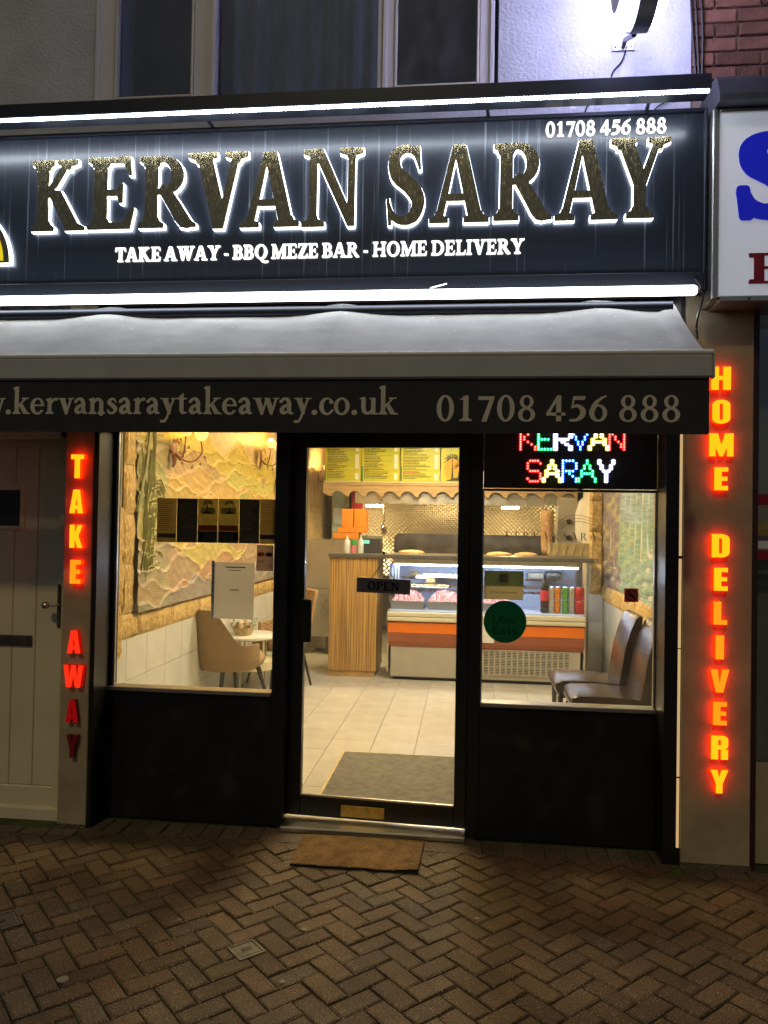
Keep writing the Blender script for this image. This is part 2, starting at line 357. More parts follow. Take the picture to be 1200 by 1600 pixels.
G('w', U(poly((.06, .62), (.25, .62), (.37, .22), (.36, -.02), (.28, -.02)), poly((.45, .62), (.53, .62), (.36, -.02), (.3, .06)), poly((.4, .62), (.58, .62), (.7, .22), (.69, -.02), (.61, -.02)), poly((.78, .62), (.86, .62), (.69, -.02), (.63, .06)), poly((0, .62), (.3, .62), (.3, .57), (0, .57)), poly((.71, .62), (.92, .62), (.92, .57), (.71, .57))), .9)
G('y', U(poly((.06, .62), (.25, .62), (.4, .18), (.36, -.02), (.28, .0)), poly((.45, .62), (.53, .62), (.28, -.14), (.2, -.14)), stroke((.26, -.1, .08), (.17, -.25, .1), (.05, -.27, .11)), poly((0, .62), (.3, .62), (.3, .57), (0, .57)), poly((.38, .62), (.6, .62), (.6, .57), (.38, .57))), .58)
G('a', U(stroke((.08, .48, .12), (.18, .58, .1), (.3, .56, .13), (.36, .42, .15), (.36, .2, .15), (.4, .06, .12), (.5, .04, .05)), stroke((.34, .36, .08), (.18, .29, .12), (.11, .15, .15), (.18, .05, .12), (.33, .12, .07))), .53)
G('n', U(ls(.17, 0, .6), lser(.17, 0, .14), flag(.17, .62), stroke((.2, .42, .07), (.34, .57, .11), (.48, .48, .14), (.49, .3, .15), (.49, .0, .15)), cut(lser(.49, 0, .14), rect(-1, 0, 2, 1))), .66)
G('s', U(stroke((.36, .46, .05), (.28, .58, .08), (.16, .56, .1), (.12, .44, .14), (.24, .33, .16), (.35, .2, .15), (.28, .05, .09), (.14, .045, .08), (.06, .16, .05))), .44)
G('t', U(ls(.18, .12, .62), poly((.03, .56), (.36, .56), (.36, .62), (.25, .63), (.25, .82), (.03, .6)), stroke((.18, .18, .15), (.22, .06, .12), (.36, .06, .05))), .41)
G('o', sub(ell(.29, .3, .27, .33), ell(.29, .3, .13, .25)), .59)
G('c', sub(ell(.28, .3, .26, .33), ell(.31, .31, .14, .25), poly((.32, .42), (1, .5), (1, .14), (.34, .2))), .5)
SF['c'] = (U(SF['c'][0], ell(.43, .46, .075, .075)), .5)
G('u', U(stroke((.17, .58, .15), (.17, .25, .15), (.22, .08, .13), (.36, .06, .1), (.5, .2, .07)), ls(.5, .0, .62), poly((.04, .62), (.2, .62), (.2, .55), (.04, .57)), poly((.36, .62), (.5, .62), (.5, .55), (.36, .57)), poly((.48, 0), (.66, 0), (.66, .05), (.5, .08))), .66)
SL = {}
def gl(ch, lev=0.):
    k = (ch, round(lev, 4))
    if k not in SL: SL[k] = contours(SF[ch][0], lev)
    return SL[k]
# heavy condensed block capitals for the upright side signs
IF = {}
def I(ch, F): IF[ch] = contours(F)
I('H', U(rect(0, 0, .3, 1), rect(.46, 0, .76, 1), rect(.2, .42, .6, .6)))
I('O', sub(ell(.38, .5, .38, .5)-.0 if False else U(rect(0, .2, .76, .8), ell(.38, .78, .38, .22), ell(.38, .22, .38, .22)), U(rect(.31, .22, .45, .78), ell(.38, .78, .07, .07), ell(.38, .22, .07, .07))))
I('M', U(rect(0, 0, .27, 1), rect(.75, 0, 1.02, 1), poly((.0, 1), (.36, 1), (.58, .25), (.58, 0), (.44, 0)), poly((1.02, 1), (.66, 1), (.44, .25), (.44, 0), (.58, 0))))
I('E', U(rect(0, 0, .3, 1), rect(0, 0, .56, .19), rect(0, .41, .53, .59), rect(0, .81, .56, 1)))
I('D', sub(U(rect(0, 0, .4, 1), rect(0, .2, .74, .8), ell(.4, .76, .34, .24), ell(.4, .24, .34, .24)), U(rect(.3, .18, .43, .82))))
I('L', U(rect(0, 0, .3, 1), rect(0, 0, .54, .2)))
I('I', rect(0, 0, .32, 1))
I('V', poly((0, 1), (.3, 1), (.39, .35), (.48, 1), (.78, 1), (.54, 0), (.24, 0)))
I('R', sub(U(rect(0, 0, .3, 1), rect(0, .42, .5, 1), rect(.3, .55, .72, .86), ell(.48, .84, .24, .16), ell(.48, .58, .24, .16), rect(.42, 0, .72, .42)), U(rect(.3, .6, .42, .82), rect(.3, -.1, .42, .42))))
I('Y', poly((0, 1), (.3, 1), (.39, .66), (.48, 1), (.78, 1), (.53, .4), (.53, 0), (.25, 0), (.25, .4)))
I('T', U(rect(0, .8, .74, 1), rect(.22, 0, .52, 1)))
I('A', sub(poly((.2, 1), (.56, 1), (.76, 0), (.46, 0), (.44, .17), (.32, .17), (.3, 0), (0, 0)), poly((.33, .34), (.43, .34), (.38, .74))))
I('K', U(rect(0, 0, .3, 1), poly((.28, .56), (.46, 1), (.76, 1), (.53, .52), (.28, .4)), poly((.3, .54), (.48, .62), (.78, 0), (.47, 0), (.3, .42))))
I('W', poly((0, 1), (.28, 1), (.35, .42), (.44, 1), (.7, 1), (.79, .42), (.86, 1), (1.14, 1), (.97, 0), (.68, 0), (.57, .5), (.46, 0), (.17, 0)))
def bbox(lps): xs = [p[0] for l in lps for p in l]; ys = [p[1] for l in lps for p in l]; return min(xs), min(ys), max(xs), max(ys)
def fit(lps, P00, P10, P01, dirn, bb=None):
    """map the glyph's box onto a parallelogram (lower left, lower right, upper left); third argument moves along dirn"""
    x0, y0, x1, y1 = bb or bbox(lps); ux = (P10-P00)/(x1-x0); uy = (P01-P00)/(y1-y0); D = Vector(dirn)
    return lambda a, b, d: P00+ux*(a-x0)+uy*(b-y0)+D*d
def boxpx(l, t, r, b, Y, tilt=0.):
    """parallelogram on plane Y whose left/right/top/bottom edges meet those pixels"""
    a = at(l, b, Y); c = at(r, b, Y); e = at(l, t, Y); z0 = (a.z+c.z)/2; z1 = (at(l, t, Y).z+at(r, t, Y).z)/2
    x0 = (a.x+e.x)/2; x1 = (c.x+at(r, t, Y).x)/2
    return Vector((x0, Y, z0)), Vector((x1, Y, z0)), Vector((x0, Y, z1))
def textline(s, P0, P1, H, d0, d1, m, parent, name='letter', gap=.0, space=.26, lev=0., smooth=False):
    """a line of serif letters from P0 to P1 on the baseline, capitals H high, each letter its own part"""
    adv = []; x = 0
    for ch in s:
        if ch == ' ': x += space; continue
        adv.append((ch, x)); x += SF[ch][1]+gap
    tot = x-gap; ux = (P1-P0)/tot; uz = Vector((0, 0, H)); out = []
    for ch, xo in adv:
        mb = MB(); lp = gl(ch, lev)
        mb.glyph(lp, lambda a, b, d: P0+ux*(xo+a)+uz*b+Vector((0, d, 0)), d0, d1)
        out.append(mb.build(name, m, parent))
    return out
def sans(s, center, height, width, nrm, m, parent=None, name='lettering', up=Vector((0, 0, 1)), thick=.0006):
    """plain sans lettering as thin raised print"""
    cu = bpy.data.curves.new('t', 'FONT'); cu.body = s; cu.align_x = 'CENTER'; cu.resolution_u = 3
    o = bpy.data.objects.new('t', cu); COL.objects.link(o)
    me = bpy.data.meshes.new_from_object(o.evaluated_get(bpy.context.evaluated_depsgraph_get()))
    bpy.data.objects.remove(o); 
    V = [v.co.copy() for v in me.vertices]; Fc = [tuple(p.vertices) for p in me.polygons]; bpy.data.meshes.remove(me)
    if not V: return None
    x0, x1 = min(p.x for p in V), max(p.x for p in V); y0, y1 = min(p.y for p in V), max(p.y for p in V)
    nrm = Vector(nrm).normalized(); rt = up.cross(nrm).normalized()
    sx = width/max(x1-x0, 1e-6); sy = height/max(y1-y0, 1e-6)
    mb = MB(); mb.add([center+rt*((p.x-(x0+x1)/2)*sx)+up*((p.y-(y0+y1)/2)*sy)+nrm*thick for p in V], Fc)
    return mb.build(name, m, parent)
# ------------------------------------------------------------------ the materials of the place
mat('paver', (.185, .120, .062), .5, var=.5, vscale=150, vlo=.37, bump=1., bscale=330, rand=.26, spec=.5, rvar=.2, detail=8.)
mat('paver_grey', (.175, .13, .078), .52, var=.5, vscale=150, vlo=.37, bump=1., bscale=330, rand=.24, spec=.5, detail=8.)
mat('joint', (.05, .042, .02), .95, col2=(.075, .11, .022), vscale=3.5, cfac=(.38, .6), bump=.8, bscale=180)
mat('asphalt', (.05, .05, .05), .9, var=.3, vscale=40, bump=.5, bscale=200)
mat('cream', (.44, .36, .23), .55, var=.22, vscale=6, bump=.3, bscale=140, detail=8.)
mat('render_wall', (.61, .63, .72), .8, var=.16, vscale=4, bump=.8, bscale=55, detail=8.)  # blue cast of the LED light mixed into the white wall's colour
mat('upvc', (.74, .71, .64), .38, var=.05, vscale=4)
mat('upvc_window', (.72, .71, .76), .4, var=.06, vscale=4)
mat('upvc_door', (.80, .70, .50), .42, var=.1, vscale=3, bump=.05, bscale=40)
mat('black_paint', (.010, .010, .011), .38, col2=(.035, .032, .028), vscale=7, cfac=(.58, .85), detail=9., spec=.45, rvar=.14, bump=.05, bscale=30)
mat('black_frame', (.012, .012, .013), .3, spec=.5)
mat('charcoal', (.02, .02, .022), .5)
mat('alu', (.62, .60, .56), .32, metal=1, var=.1, vscale=30, stretch=(.2, 1, 6))
mat('alu_dark', (.035, .04, .055), .35, metal=.6)
mat('brass', (.62, .42, .12), .42, metal=1, var=.25, vscale=25, bump=.2, bscale=80)
mat('gold_face', (.46, .39, .22), .21, metal=1, var=.12, vscale=60, bump=.08, bscale=260, rvar=.08, stretch=(2, 1, .5))
mat('steel', (.6, .58, .54), .3, metal=1, var=.12, vscale=20, rvar=.08)
mat('steel_dark', (.12, .11, .1), .4, metal=.7, var=.4, vscale=6)
mat('awning_cloth', (.40, .40, .39), .7, var=.22, vscale=5, bump=.35, bscale=420, stretch=(1, 1.6, 1), detail=8.)
mat('awning_bar', (.52, .53, .58), .4, var=.08)
mat('valance', (.030, .029, .033), .75, var=.2, vscale=9, bump=.1, bscale=300)
mat('valance_print', (.74, .68, .58), .7, var=.1, vscale=9)
mat('cable', (.015, .015, .017), .5)
mat('brick_red', (.18, .08, .058), .85, var=.35, vscale=16, bump=.6, bscale=90, rand=.3)
mat('mortar', (.30, .24, .19), .95, var=.2, vscale=30, bump=.5, bscale=120)
mat('lead', (.035, .037, .045), .5, var=.3, vscale=12)
mat('white_face', (.80, .80, .82), .35); mat('white_lip', (.86, .84, .76), .3)
mat('box_face', (.78, .78, .80), .3, emit=(.8, .85, 1), es=.26, var=.04, vscale=2)
mat('blue_print', (.012, .018, .62), .35, emit=(.01, .02, .6), es=.25)
mat('red_print', (.30, .012, .03), .4)
mat('maroon', (.055, .018, .022), .4, spec=.5)
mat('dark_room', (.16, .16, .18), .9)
mat('curtain', (.33, .37, .42), .8, var=.3, vscale=10, stretch=(3, 3, .4))
mat('coir', (.235, .14, .05), 1., var=.4, vscale=14, bump=1., bscale=260)
mat('coir_edge', (.02, .018, .016), .9)
mat('iron_plate', (.17, .155, .12), .6, metal=.3, var=.3, vscale=30)
mat('sign_panel', (.017, .022, .034), .3, col2=(.17, .19, .22), vscale=1.0, cfac=(.60, .74), stretch=(60, 1, 1.0), spec=.55, detail=3, coat=.25)
mat('letter_red_off', (.28, .012, .015), .4)
mat('plastic_dark', (.02, .02, .022), .45)
mat('chewing_gum', (.33, .3, .24), .8)
emat('led_white', (.80, .88, 1.0), 38)
emat('tube_white', (.90, .94, 1.0), 9.5)
emat('halo_white', (.80, .88, 1.0), 7)
emat('text_white', (1., .98, .93), 1.7)
emat('ring_white', (.64, .62, 1.0), 22)
emat('orange_face', (1.0, .30, .005), 1.9)
emat('orange_face2', (1.0, .17, .005), 1.9)
emat('red_side', (1.0, .012, .0), 4.8)
emat('red_face', (1.0, .03, .008), 1.0); emat('red_side_dim', (1., .01, .0), .35)
emat('red_dim', (.9, .01, .01), .22)
emat('leak_glow', (1., .66, .30), .55)
emat('yellow_logo', (.75, .62, .02), .9)
glassmat('glass'); glassmat('glass_dark', (.75, .8, .85), .14, .6, film=.1)
# awning: soft white scuffs
n, l, b = nodes('awning_cloth'); src = b.inputs['Base Color'].links[0].from_socket; tc = n.new('ShaderNodeTexCoord'); mp = n.new('ShaderNodeMapping'); mp.inputs['Scale'].default_value = (1, 2.2, 2.2); mp.inputs['Rotation'].default_value = (0, 0, .5)
nz = n.new('ShaderNodeTexNoise'); nz.inputs['Scale'].default_value = 34; nz.inputs['Detail'].default_value = 2; l.new(tc.outputs['Object'], mp.inputs[0]); l.new(mp.outputs[0], nz.inputs[0])
cr = n.new('ShaderNodeValToRGB'); cr.color_ramp.elements[0].position = .70; cr.color_ramp.elements[1].position = .75; l.new(nz.outputs[0], cr.inputs[0])
mx = n.new('ShaderNodeMix'); mx.data_type = 'RGBA'; l.new(cr.outputs[0], mx.inputs[0]); l.new(src, mx.inputs[6]); mx.inputs[7].default_value = (.8, .8, .8, 1); l.new(mx.outputs[2], b.inputs['Base Color'])
n, l, b = nodes('sign_panel'); b.inputs['Coat Roughness'].default_value = .2

# grit in the paving blocks: pale aggregate specks, brightened to paint in wet sparkle
for nm in ('paver', 'paver_grey'):
    n, l, b = nodes(nm); src = b.inputs['Base Color'].links[0].from_socket; tc = n.new('ShaderNodeTexCoord')
    nz = n.new('ShaderNodeTexNoise'); nz.inputs['Scale'].default_value = 170; nz.inputs['Detail'].default_value = 1; l.new(tc.outputs['Object'], nz.inputs[0])
    cr = n.new('ShaderNodeValToRGB'); cr.color_ramp.elements[0].position = .645; cr.color_ramp.elements[1].position = .69; l.new(nz.outputs[0], cr.inputs[0])
    mx = n.new('ShaderNodeMix'); mx.data_type = 'RGBA'; l.new(cr.outputs[0], mx.inputs[0]); l.new(src, mx.inputs[6]); mx.inputs[7].default_value = (.62, .55, .40, 1); l.new(mx.outputs[2], b.inputs['Base Color'])
    # stains, damp and moss that run across the blocks
    ge = n.new('ShaderNodeNewGeometry'); n2 = n.new('ShaderNodeTexNoise'); n2.inputs['Scale'].default_value = 2.3; n2.inputs['Detail'].default_value = 6; l.new(ge.outputs['Position'], n2.inputs[0])
    r2 = n.new('ShaderNodeMapRange'); r2.inputs[1].default_value = .3; r2.inputs[2].default_value = .7; r2.inputs[3].default_value = .62; r2.inputs[4].default_value = 1.3; l.new(n2.outputs[0], r2.inputs[0])
    m4 = n.new('ShaderNodeMix'); m4.data_type = 'RGBA'; m4.blend_type = 'MULTIPLY'; m4.inputs[0].default_value = 1; l.new(mx.outputs[2], m4.inputs[6]); l.new(r2.outputs[0], m4.inputs[7])
    n3 = n.new('ShaderNodeTexNoise'); n3.inputs['Scale'].default_value = 1.4; n3.inputs['Detail'].default_value = 7; l.new(ge.outputs['Position'], n3.inputs[0]); c3 = n.new('ShaderNodeValToRGB'); c3.color_ramp.elements[0].position = .52; c3.color_ramp.elements[1].position = .72; c3.color_ramp.elements[1].color = (.5, .5, .5, 1); l.new(n3.outputs[0], c3.inputs[0])
    m5 = n.new('ShaderNodeMix'); m5.data_type = 'RGBA'; l.new(c3.outputs[0], m5.inputs[0]); l.new(m4.outputs[2], m5.inputs[6]); m5.inputs[7].default_value = (.085, .095, .035, 1); l.new(m5.outputs[2], b.inputs['Base Color'])
# ------------------------------------------------------------------ ground and herringbone block paving
gd = tag(MB().box(-60, 60, -60, 60, -.3, -.072).build('ground', 'asphalt'), kind='structure')
pv = MB().box(-4.2, 3.2, -4.6, .5, -.07, -.011).build('pavement', 'joint'); tag(pv, kind='structure')
ML, MW, ROT = .178, .089, R(43.5)
E1 = Vector((math.cos(ROT), math.sin(ROT), 0)); E2 = Vector((-math.sin(ROT), math.cos(ROT), 0))
PC = Vector((.653, -1.069, 0))-E1*ML/2-E2*MW/2
def proj(p):
    d = p-CAM; z = d.dot(CF); return (600+FOC*d.dot(CR)/z, 800-FOC*d.dot(CU)/z) if z > .1 else (-9e3, -9e3)
def paver_mesh(a, b_, k):
    c = .006; g = .0038; rr = random.Random(k); mb = MB(); x, y = a/2-g, b_/2-g
    lo = [(-x, -y), (x, -y), (x, y), (-x, y)]
    j = lambda s: rr.uniform(-s, s)*1.7
    up = [(-x+c+j(.0015), -y+c+j(.0015)), (x-c+j(.0015), -y+c+j(.0015)), (x-c+j(.0015), y-c+j(.0015)), (-x+c+j(.0015), y-c+j(.0015))]
    mid = [((up[i][0]+up[(i+1) % 4][0])/2+j(.002), (up[i][1]+up[(i+1) % 4][1])/2+j(.002)) for i in range(4)]
    top = [q for i in range(4) for q in (up[i], mid[i])]
    lo2 = [q for i in range(4) for q in (lo[i], ((lo[i][0]+lo[(i+1) % 4][0])/2, (lo[i][1]+lo[(i+1) % 4][1])/2))]
    V = [(p[0], p[1], -.05) for p in lo2]+[(p[0], p[1], -.004) for p in lo2]+[(p[0], p[1], j(.0008)) for p in top]+[(0, 0, j(.001))]
    F_ = [(i, (i+1) % 8, 8+(i+1) % 8, 8+i) for i in range(8)]+[(8+i, 8+(i+1) % 8, 16+(i+1) % 8, 16+i) for i in range(8)]+[(16+i, 16+(i+1) % 8, 24) for i in range(8)]
    mb.add(V, F_); return mb
PM = [paver_mesh(ML, MW, k).mesh('paver', 'paver') for k in range(5)]
PMG = [paver_mesh(ML, MW, k+9).mesh('paver', 'paver_grey') for k in range(3)]
def clip(pg, f):
    out = []
    for i in range(len(pg)):
        a, b_ = pg[i], pg[(i+1) % len(pg)]; fa, fb = f(a), f(b_)
        if fa <= 0: out.append(a)
        if fa*fb < 0: out.append(a+(b_-a)*(fa/(fa-fb)))
    return out
def edge_y(x): return -.02 if -2.02 < x < 1.05 else -.115
cand = []
for j in range(-40, 60):
    for m_ in range(-16, 17):
        for hv in (0, 1):
            c = Vector((j+1+4*m_, j+.5)) if hv == 0 else Vector((j+.5+4*m_, j+2.))
            p = PC+E1*c.x*MW+E2*c.y*MW
            if -4.1 < p.x < 3.1 and -4.5 < p.y < .1: cand.append((p, hv))
COVER = atz(385, 1483, 0)
def inframe(p): q = proj(p); return -50 < q[0] < 1250 and 1260 < q[1] < 1660
vis = []; rest = MB()
for p, hv in cand:
    a, b_ = (E1, E2) if hv == 0 else (E2, E1)
    cs = [p+a*s*ML/2+b_*t*MW/2 for s, t in ((-1, -1), (1, -1), (1, 1), (-1, 1))]
    lim = edge_y(p.x)
    if min(c.y for c in cs) > lim-.01: continue
    vis.append((p, hv, max(c.y for c in cs) > lim, lim, cs))
vis.sort(key=lambda t: (not inframe(t[0]), t[0].y))
nv = 0
for p, hv, cutit, lim, cs in vis:
    rr = random.Random(int(p.x*1000)*7+int(p.y*1000)); ang = ROT+(0 if hv == 0 else math.pi/2)+rr.uniform(-.012, .012)
    z = rr.uniform(-.004, .0025)
    if cutit:
        pg = clip([p+(c-p)*.95 for c in cs], lambda q: q.y-(lim-.004))
        if len(pg) < 3: continue
        mb = MB(); mb.prism([(q.x, q.y) for q in pg], lambda x, y, d: Vector((x, y, d)), z, -.05)
        if nv < 270 and inframe(p):
            mb.build('paver', 'paver', pv); nv += 1
        else: rest.add(mb.v, mb.f)
    elif nv < 270 and inframe(p):
        me = rr.choice(PM if rr.random() < .93 else PMG)
        piece('paver', me, pv, (p.x, p.y, z), (rr.uniform(-.018, .018), rr.uniform(-.018, .018), ang+rr.uniform(-.012, .012))); nv += 1
    else:
        me = PM[0]; M4 = Matrix.Translation((p.x, p.y, z)) @ Matrix.Rotation(ang, 4, 'Z')
        rest.add([M4 @ v.co for v in me.vertices], [tuple(f_.vertices) for f_ in me.polygons])
tag(rest.build('paver_field', 'paver', pv), kind='stuff')
# soldier course against the shop front, and the small course before the pillars
SM = [paver_mesh(.178, .106, 40+k).mesh('paver', 'paver_grey') for k in range(3)]
for k in range(29):
    x = -1.97+.106*k
    if -.98 < x < .03: continue
    piece('paver', random.choice(SM), pv, (x, .07+random.uniform(-.004, .004), random.uniform(-.004, .001)), (random.uniform(-.01, .01), random.uniform(-.01, .01), math.pi/2+random.uniform(-.03, .03)))
SM2 = [paver_mesh(.15, .09, 60+k).mesh('paver', 'paver_grey') for k in range(3)]
for x0, n_ in ((1.06, 5), (-2.95, 6)):
    for k in range(n_): piece('paver', random.choice(SM2), pv, (x0+.075+.152*k, -.062, random.uniform(-.004, .001)), (0, random.uniform(-.01, .01), random.uniform(-.03, .03)))
MB().box(-1, .06, -.02, .2, -.03, .0).build('doorstep', 'paver_grey', pv)
# small inspection covers let into the paving
def cover(px, py, s, label, rz):
    c = atz(px, py, .003); t = thing('inspection_cover', label, 'cover', (c.x, c.y, .001), rz)
    f = MB(); f.box(-s, s, -s, -s+.008, 0, .004).box(-s, s, s-.008, s, 0, .004).box(-s, -s+.008, -s+.008, s-.008, 0, .004).box(s-.008, s, -s+.008, s-.008, 0, .004)
    f.build('frame', 'iron_plate', t, world=False)
    mb = MB().box(-s+.01, s-.01, -s+.01, s-.01, -.01, .0015)
    for i in range(9):
        for j in range(9):
            x, y = -s+.022+(2*s-.044)*i/8, -s+.022+(2*s-.044)*j/8
            if abs(x) < .02 and abs(y) < .014: continue
            mb.box(x-.0045, x+.0045, y-.0045, y+.0045, .0012, .003)
    mb.build('lid', 'iron_plate', t, world=False); MB().box(-.017, .017, -.011, .011, .0016, .0026).build('badge', 'charcoal', t, world=False)
cover(385, 1484, .055, 'small square metal cover sunk in the paving below the doormat', R(43.5))
cover(2, 1440, .07, 'metal cover at the left edge of the paving before the white door', R(43.5))
for i, (px, py) in enumerate(((30, 1376), (98, 1530), (441, 1534), (475, 1452), (745, 1435), (280, 1437))):
    c = atz(px, py, .001); s = .012 if i != 1 else .022
    mb = MB().lathe([(s, 0), (s*.9, .002), (s*.4, .003)], (c.x, c.y, .0005), 9); 
    for v in mb.v: v.x = c.x+(v.x-c.x)*random.uniform(.8, 1.2)
    tag(mb.build('litter_scrap', 'chewing_gum'), ('pale scrap on the paving near the white door', 'largest pale gum patch at the lower left of the paving', 'pale scrap below the small square metal cover', 'pale scrap between the metal cover and the doormat', 'tiny pale scrap right of and below the doormat', 'tiny pale scrap left of the square metal cover')[i], 'litter')

# ------------------------------------------------------------------ the building above
bl = thing('shop_building', 'rendered upper storey with a three-light window above the shop sign', 'building', (-.7, .1, 2.2))
wy = .1
wl_, wr_ = at(147, 120, wy).x, at(779, 80, wy).x; wb_ = at(400, 152, wy).z; wt_ = 5.6; xr_ = at(1080, 60, wy).x
m = MB(); m.box(-4.2, wl_, wy, .6, 2.86, wt_).box(wr_, xr_, wy, .6, 2.86, wt_).box(wl_, wr_, wy, .6, 2.86, wb_).box(wl_, wr_, wy, .6, 5.2, wt_)
m.build('upper_wall', 'render_wall', bl)
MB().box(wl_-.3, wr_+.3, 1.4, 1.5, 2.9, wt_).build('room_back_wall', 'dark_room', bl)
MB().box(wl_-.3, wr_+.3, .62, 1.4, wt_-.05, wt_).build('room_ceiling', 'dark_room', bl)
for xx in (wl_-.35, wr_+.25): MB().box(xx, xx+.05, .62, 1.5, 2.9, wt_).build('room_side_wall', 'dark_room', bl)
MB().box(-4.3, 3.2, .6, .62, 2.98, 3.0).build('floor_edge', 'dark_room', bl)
def casement(px0, px1, gx0, gx1, py, gpy):
    x0, x1 = at(px0, py, wy).x, at(px1, py, wy).x; a, c = at(gx0, gpy, wy).x, at(gx1, gpy, wy).x; zb = at((px0+px1)/2, py, wy).z; zg = at((gx0+gx1)/2, gpy, wy).z
    wdw = MB().box(x0, a, wy+.01, wy+.07, zb, 5.2, .006).box(c, x1, wy+.01, wy+.07, zb, 5.2, .006).box(a, c, wy+.012, wy+.068, zb, zg, .006).build('window', 'upvc_window', bl)
    MB().box(a+.001, a+.014, wy+.004, wy+.05, zg, 5.2, .004).box(c-.014, c-.001, wy+.004, wy+.05, zg, 5.2, .004).box(a+.014, c-.014, wy+.005, wy+.05, zg, zg+.014, .004).build('frame', 'upvc', wdw)
    for xx in (x0, x1-.02): MB().box(xx-.002, xx+.022, wy-.004, wy+.02, zb, 5.2, .004).build('frame_lip', 'upvc_window', wdw)
    MB().box(a+.014, c-.014, wy+.04, wy+.046, zg+.014, 5.2).build('pane', 'glass_dark', wdw)
casement(147, 334, 177, 300, 163, 152); casement(597, 771, 615, 748, 141, 133)
a, c = at(336, 150, wy).x, at(596, 140, wy).x; zb = at(460, 158, wy).z
w3 = MB().box(a, c, wy+.03, wy+.09, zb-.05, zb+.012, .004).build('window', 'upvc_window', bl)
MB().box(a, c, wy+.05, wy+.056, zb+.012, 5.2).build('pane', 'glass_dark', w3)
MB().box(c-.026, c, wy+.005, wy+.06, zb, 5.2, .004).build('frame', 'upvc_window', w3)
MB().box(wl_-.03, wr_+.03, wy-.035, wy+.008, wb_-.06, wb_-.015, .006).build('window_sill', 'upvc_window', bl)
def curt(u, v):
    x = a-.05+(c-a+.1)*u; f = .025*math.sin(u*46+1.3*math.sin(u*9))+.02*math.sin(u*19+2)
    pull = max(0, u-.72)*(.25-.0*v)
    return (x-pull*(1-v)*.6, .34+f, zb-.1+1.7*v)
tag(MB().grid(curt, 120, 4).build('curtain', 'curtain', smooth=80), 'dark blue grey curtain hanging in folds behind the middle upstairs pane', 'curtain')
# neighbour's brickwork at the upper right
nb = thing('brick_building', 'red brick house wall of the neighbouring shop at the upper right', 'building', (2.0, .1, 2.9))
MB().box(xr_+.001, 3.4, wy+.012, .6, 2.86, 5.6).build('mortar_bed', 'mortar', nb)
bw, bh = .215, .065
BM = []
for k in range(4):
    mb = MB().box(-bw/2, bw/2, -.02, .06, -bh/2, bh/2, .004)
    for v in mb.v: v.y += random.uniform(-.002, .002); v.x += random.uniform(-.002, .002)
    BM.append(mb.mesh('brick', 'brick_red'))
    mb = MB().box(-.0525, .0525, -.02, .06, -bh/2, bh/2, .004); BM.append(mb.mesh('brick', 'brick_red'))
z0 = at(1100, 100, wy).z-.13; row = 0
while z0+row*.075 < 4.75:
    x = xr_+.006; z = z0+row*.075; first = True
    if row % 2: x += .0
    k = 0
    while x < 1.95:
        hd = (k == 0 and row % 2 == 0) or (row % 3 == 1 and k % 3 == 1)
        wd = .105 if hd else bw
        piece('brick', BM[(random.randrange(4))*2+(1 if hd else 0)], nb, (x+wd/2, wy+.012+random.uniform(-.003, .004), z), (random.uniform(-.01, .01), 0, random.uniform(-.01, .01)))
        x += wd+.011; k += 1
    row += 1

# ------------------------------------------------------------------ the fascia sign
SY = -.1
xl, xr = -3.2, at(1100, 175, SY).x; zt, zbm = 3.712, 2.91
sg = thing('fascia_sign', 'long black fascia sign with gold halo-lit capitals and white lit lines of text', 'sign', (-.7, SY, zbm))
MB().box(xl, xr, SY, wy-.01, zbm, zt-.02).build('panel', 'sign_panel', sg)
MB().box(xl, xr+.004, SY-.012, SY+.02, zt-.018, zt+.002, .003).build('top_edge', 'alu_dark', sg)
MB().box(xl, xr+.004, SY-.014, SY+.02, zbm-.085, zbm-.0015, .004).build('bottom_trim', 'alu_dark', sg)
MB().box(xr+.0005, xr+.016, SY-.014, SY+.1, zbm-.09, zt, .004).build('end_trim', 'alu_dark', sg)
big = [('K', 49.5, 250, 134, 361), ('E', 137, 245.5, 210, 358.5), ('R', 217, 244, 307, 357.5), ('V', 294, 238, 387, 357.5), ('A', 376, 237, 468.5, 355), ('N', 471.5, 232, 567.5, 354),
       ('S', 604, 226, 664, 352), ('A', 671, 226, 765, 348), ('R', 771, 223, 863, 346), ('A', 867, 219, 965, 344), ('Y', 954, 215, 1048, 341)]
FY = SY-.032
for ch, l_, t_, r_, b_ in big:
    P = boxpx(l_, t_, r_, b_, FY); lp = gl(ch); bb = bbox(lp); fn = fit(lp, *P, (0, 1, 0), bb)
    L = MB().glyph(lp, fn, -.003, .009, back=True).build('letter', 'gold_face', sg)
    MB().glyph(gl(ch, .007), fn, .0095, .0305).build('lit_acrylic_body', 'halo_white', L)
p0, p1 = at(181, 408.5, SY), at(819, 398, SY); p1.z = p0.z = (p0.z+p1.z)/2
H1 = (at(181, 386, SY)-at(181, 408, SY)).z
textline('TAKE AWAY - BBQ MEZE BAR - HOME DELIVERY', p0, p1, H1*.98, -.012, 0, 'text_white', sg, lev=.002)
p0, p1 = at(852, 215, SY), at(1041, 208, SY); p1.z = p0.z = (p0.z+p1.z)/2
textline('01708 456 888', p0, p1, (at(852, 192, SY)-at(852, 214.5, SY)).z, -.012, 0, 'text_white', sg, gap=.02, lev=.002)
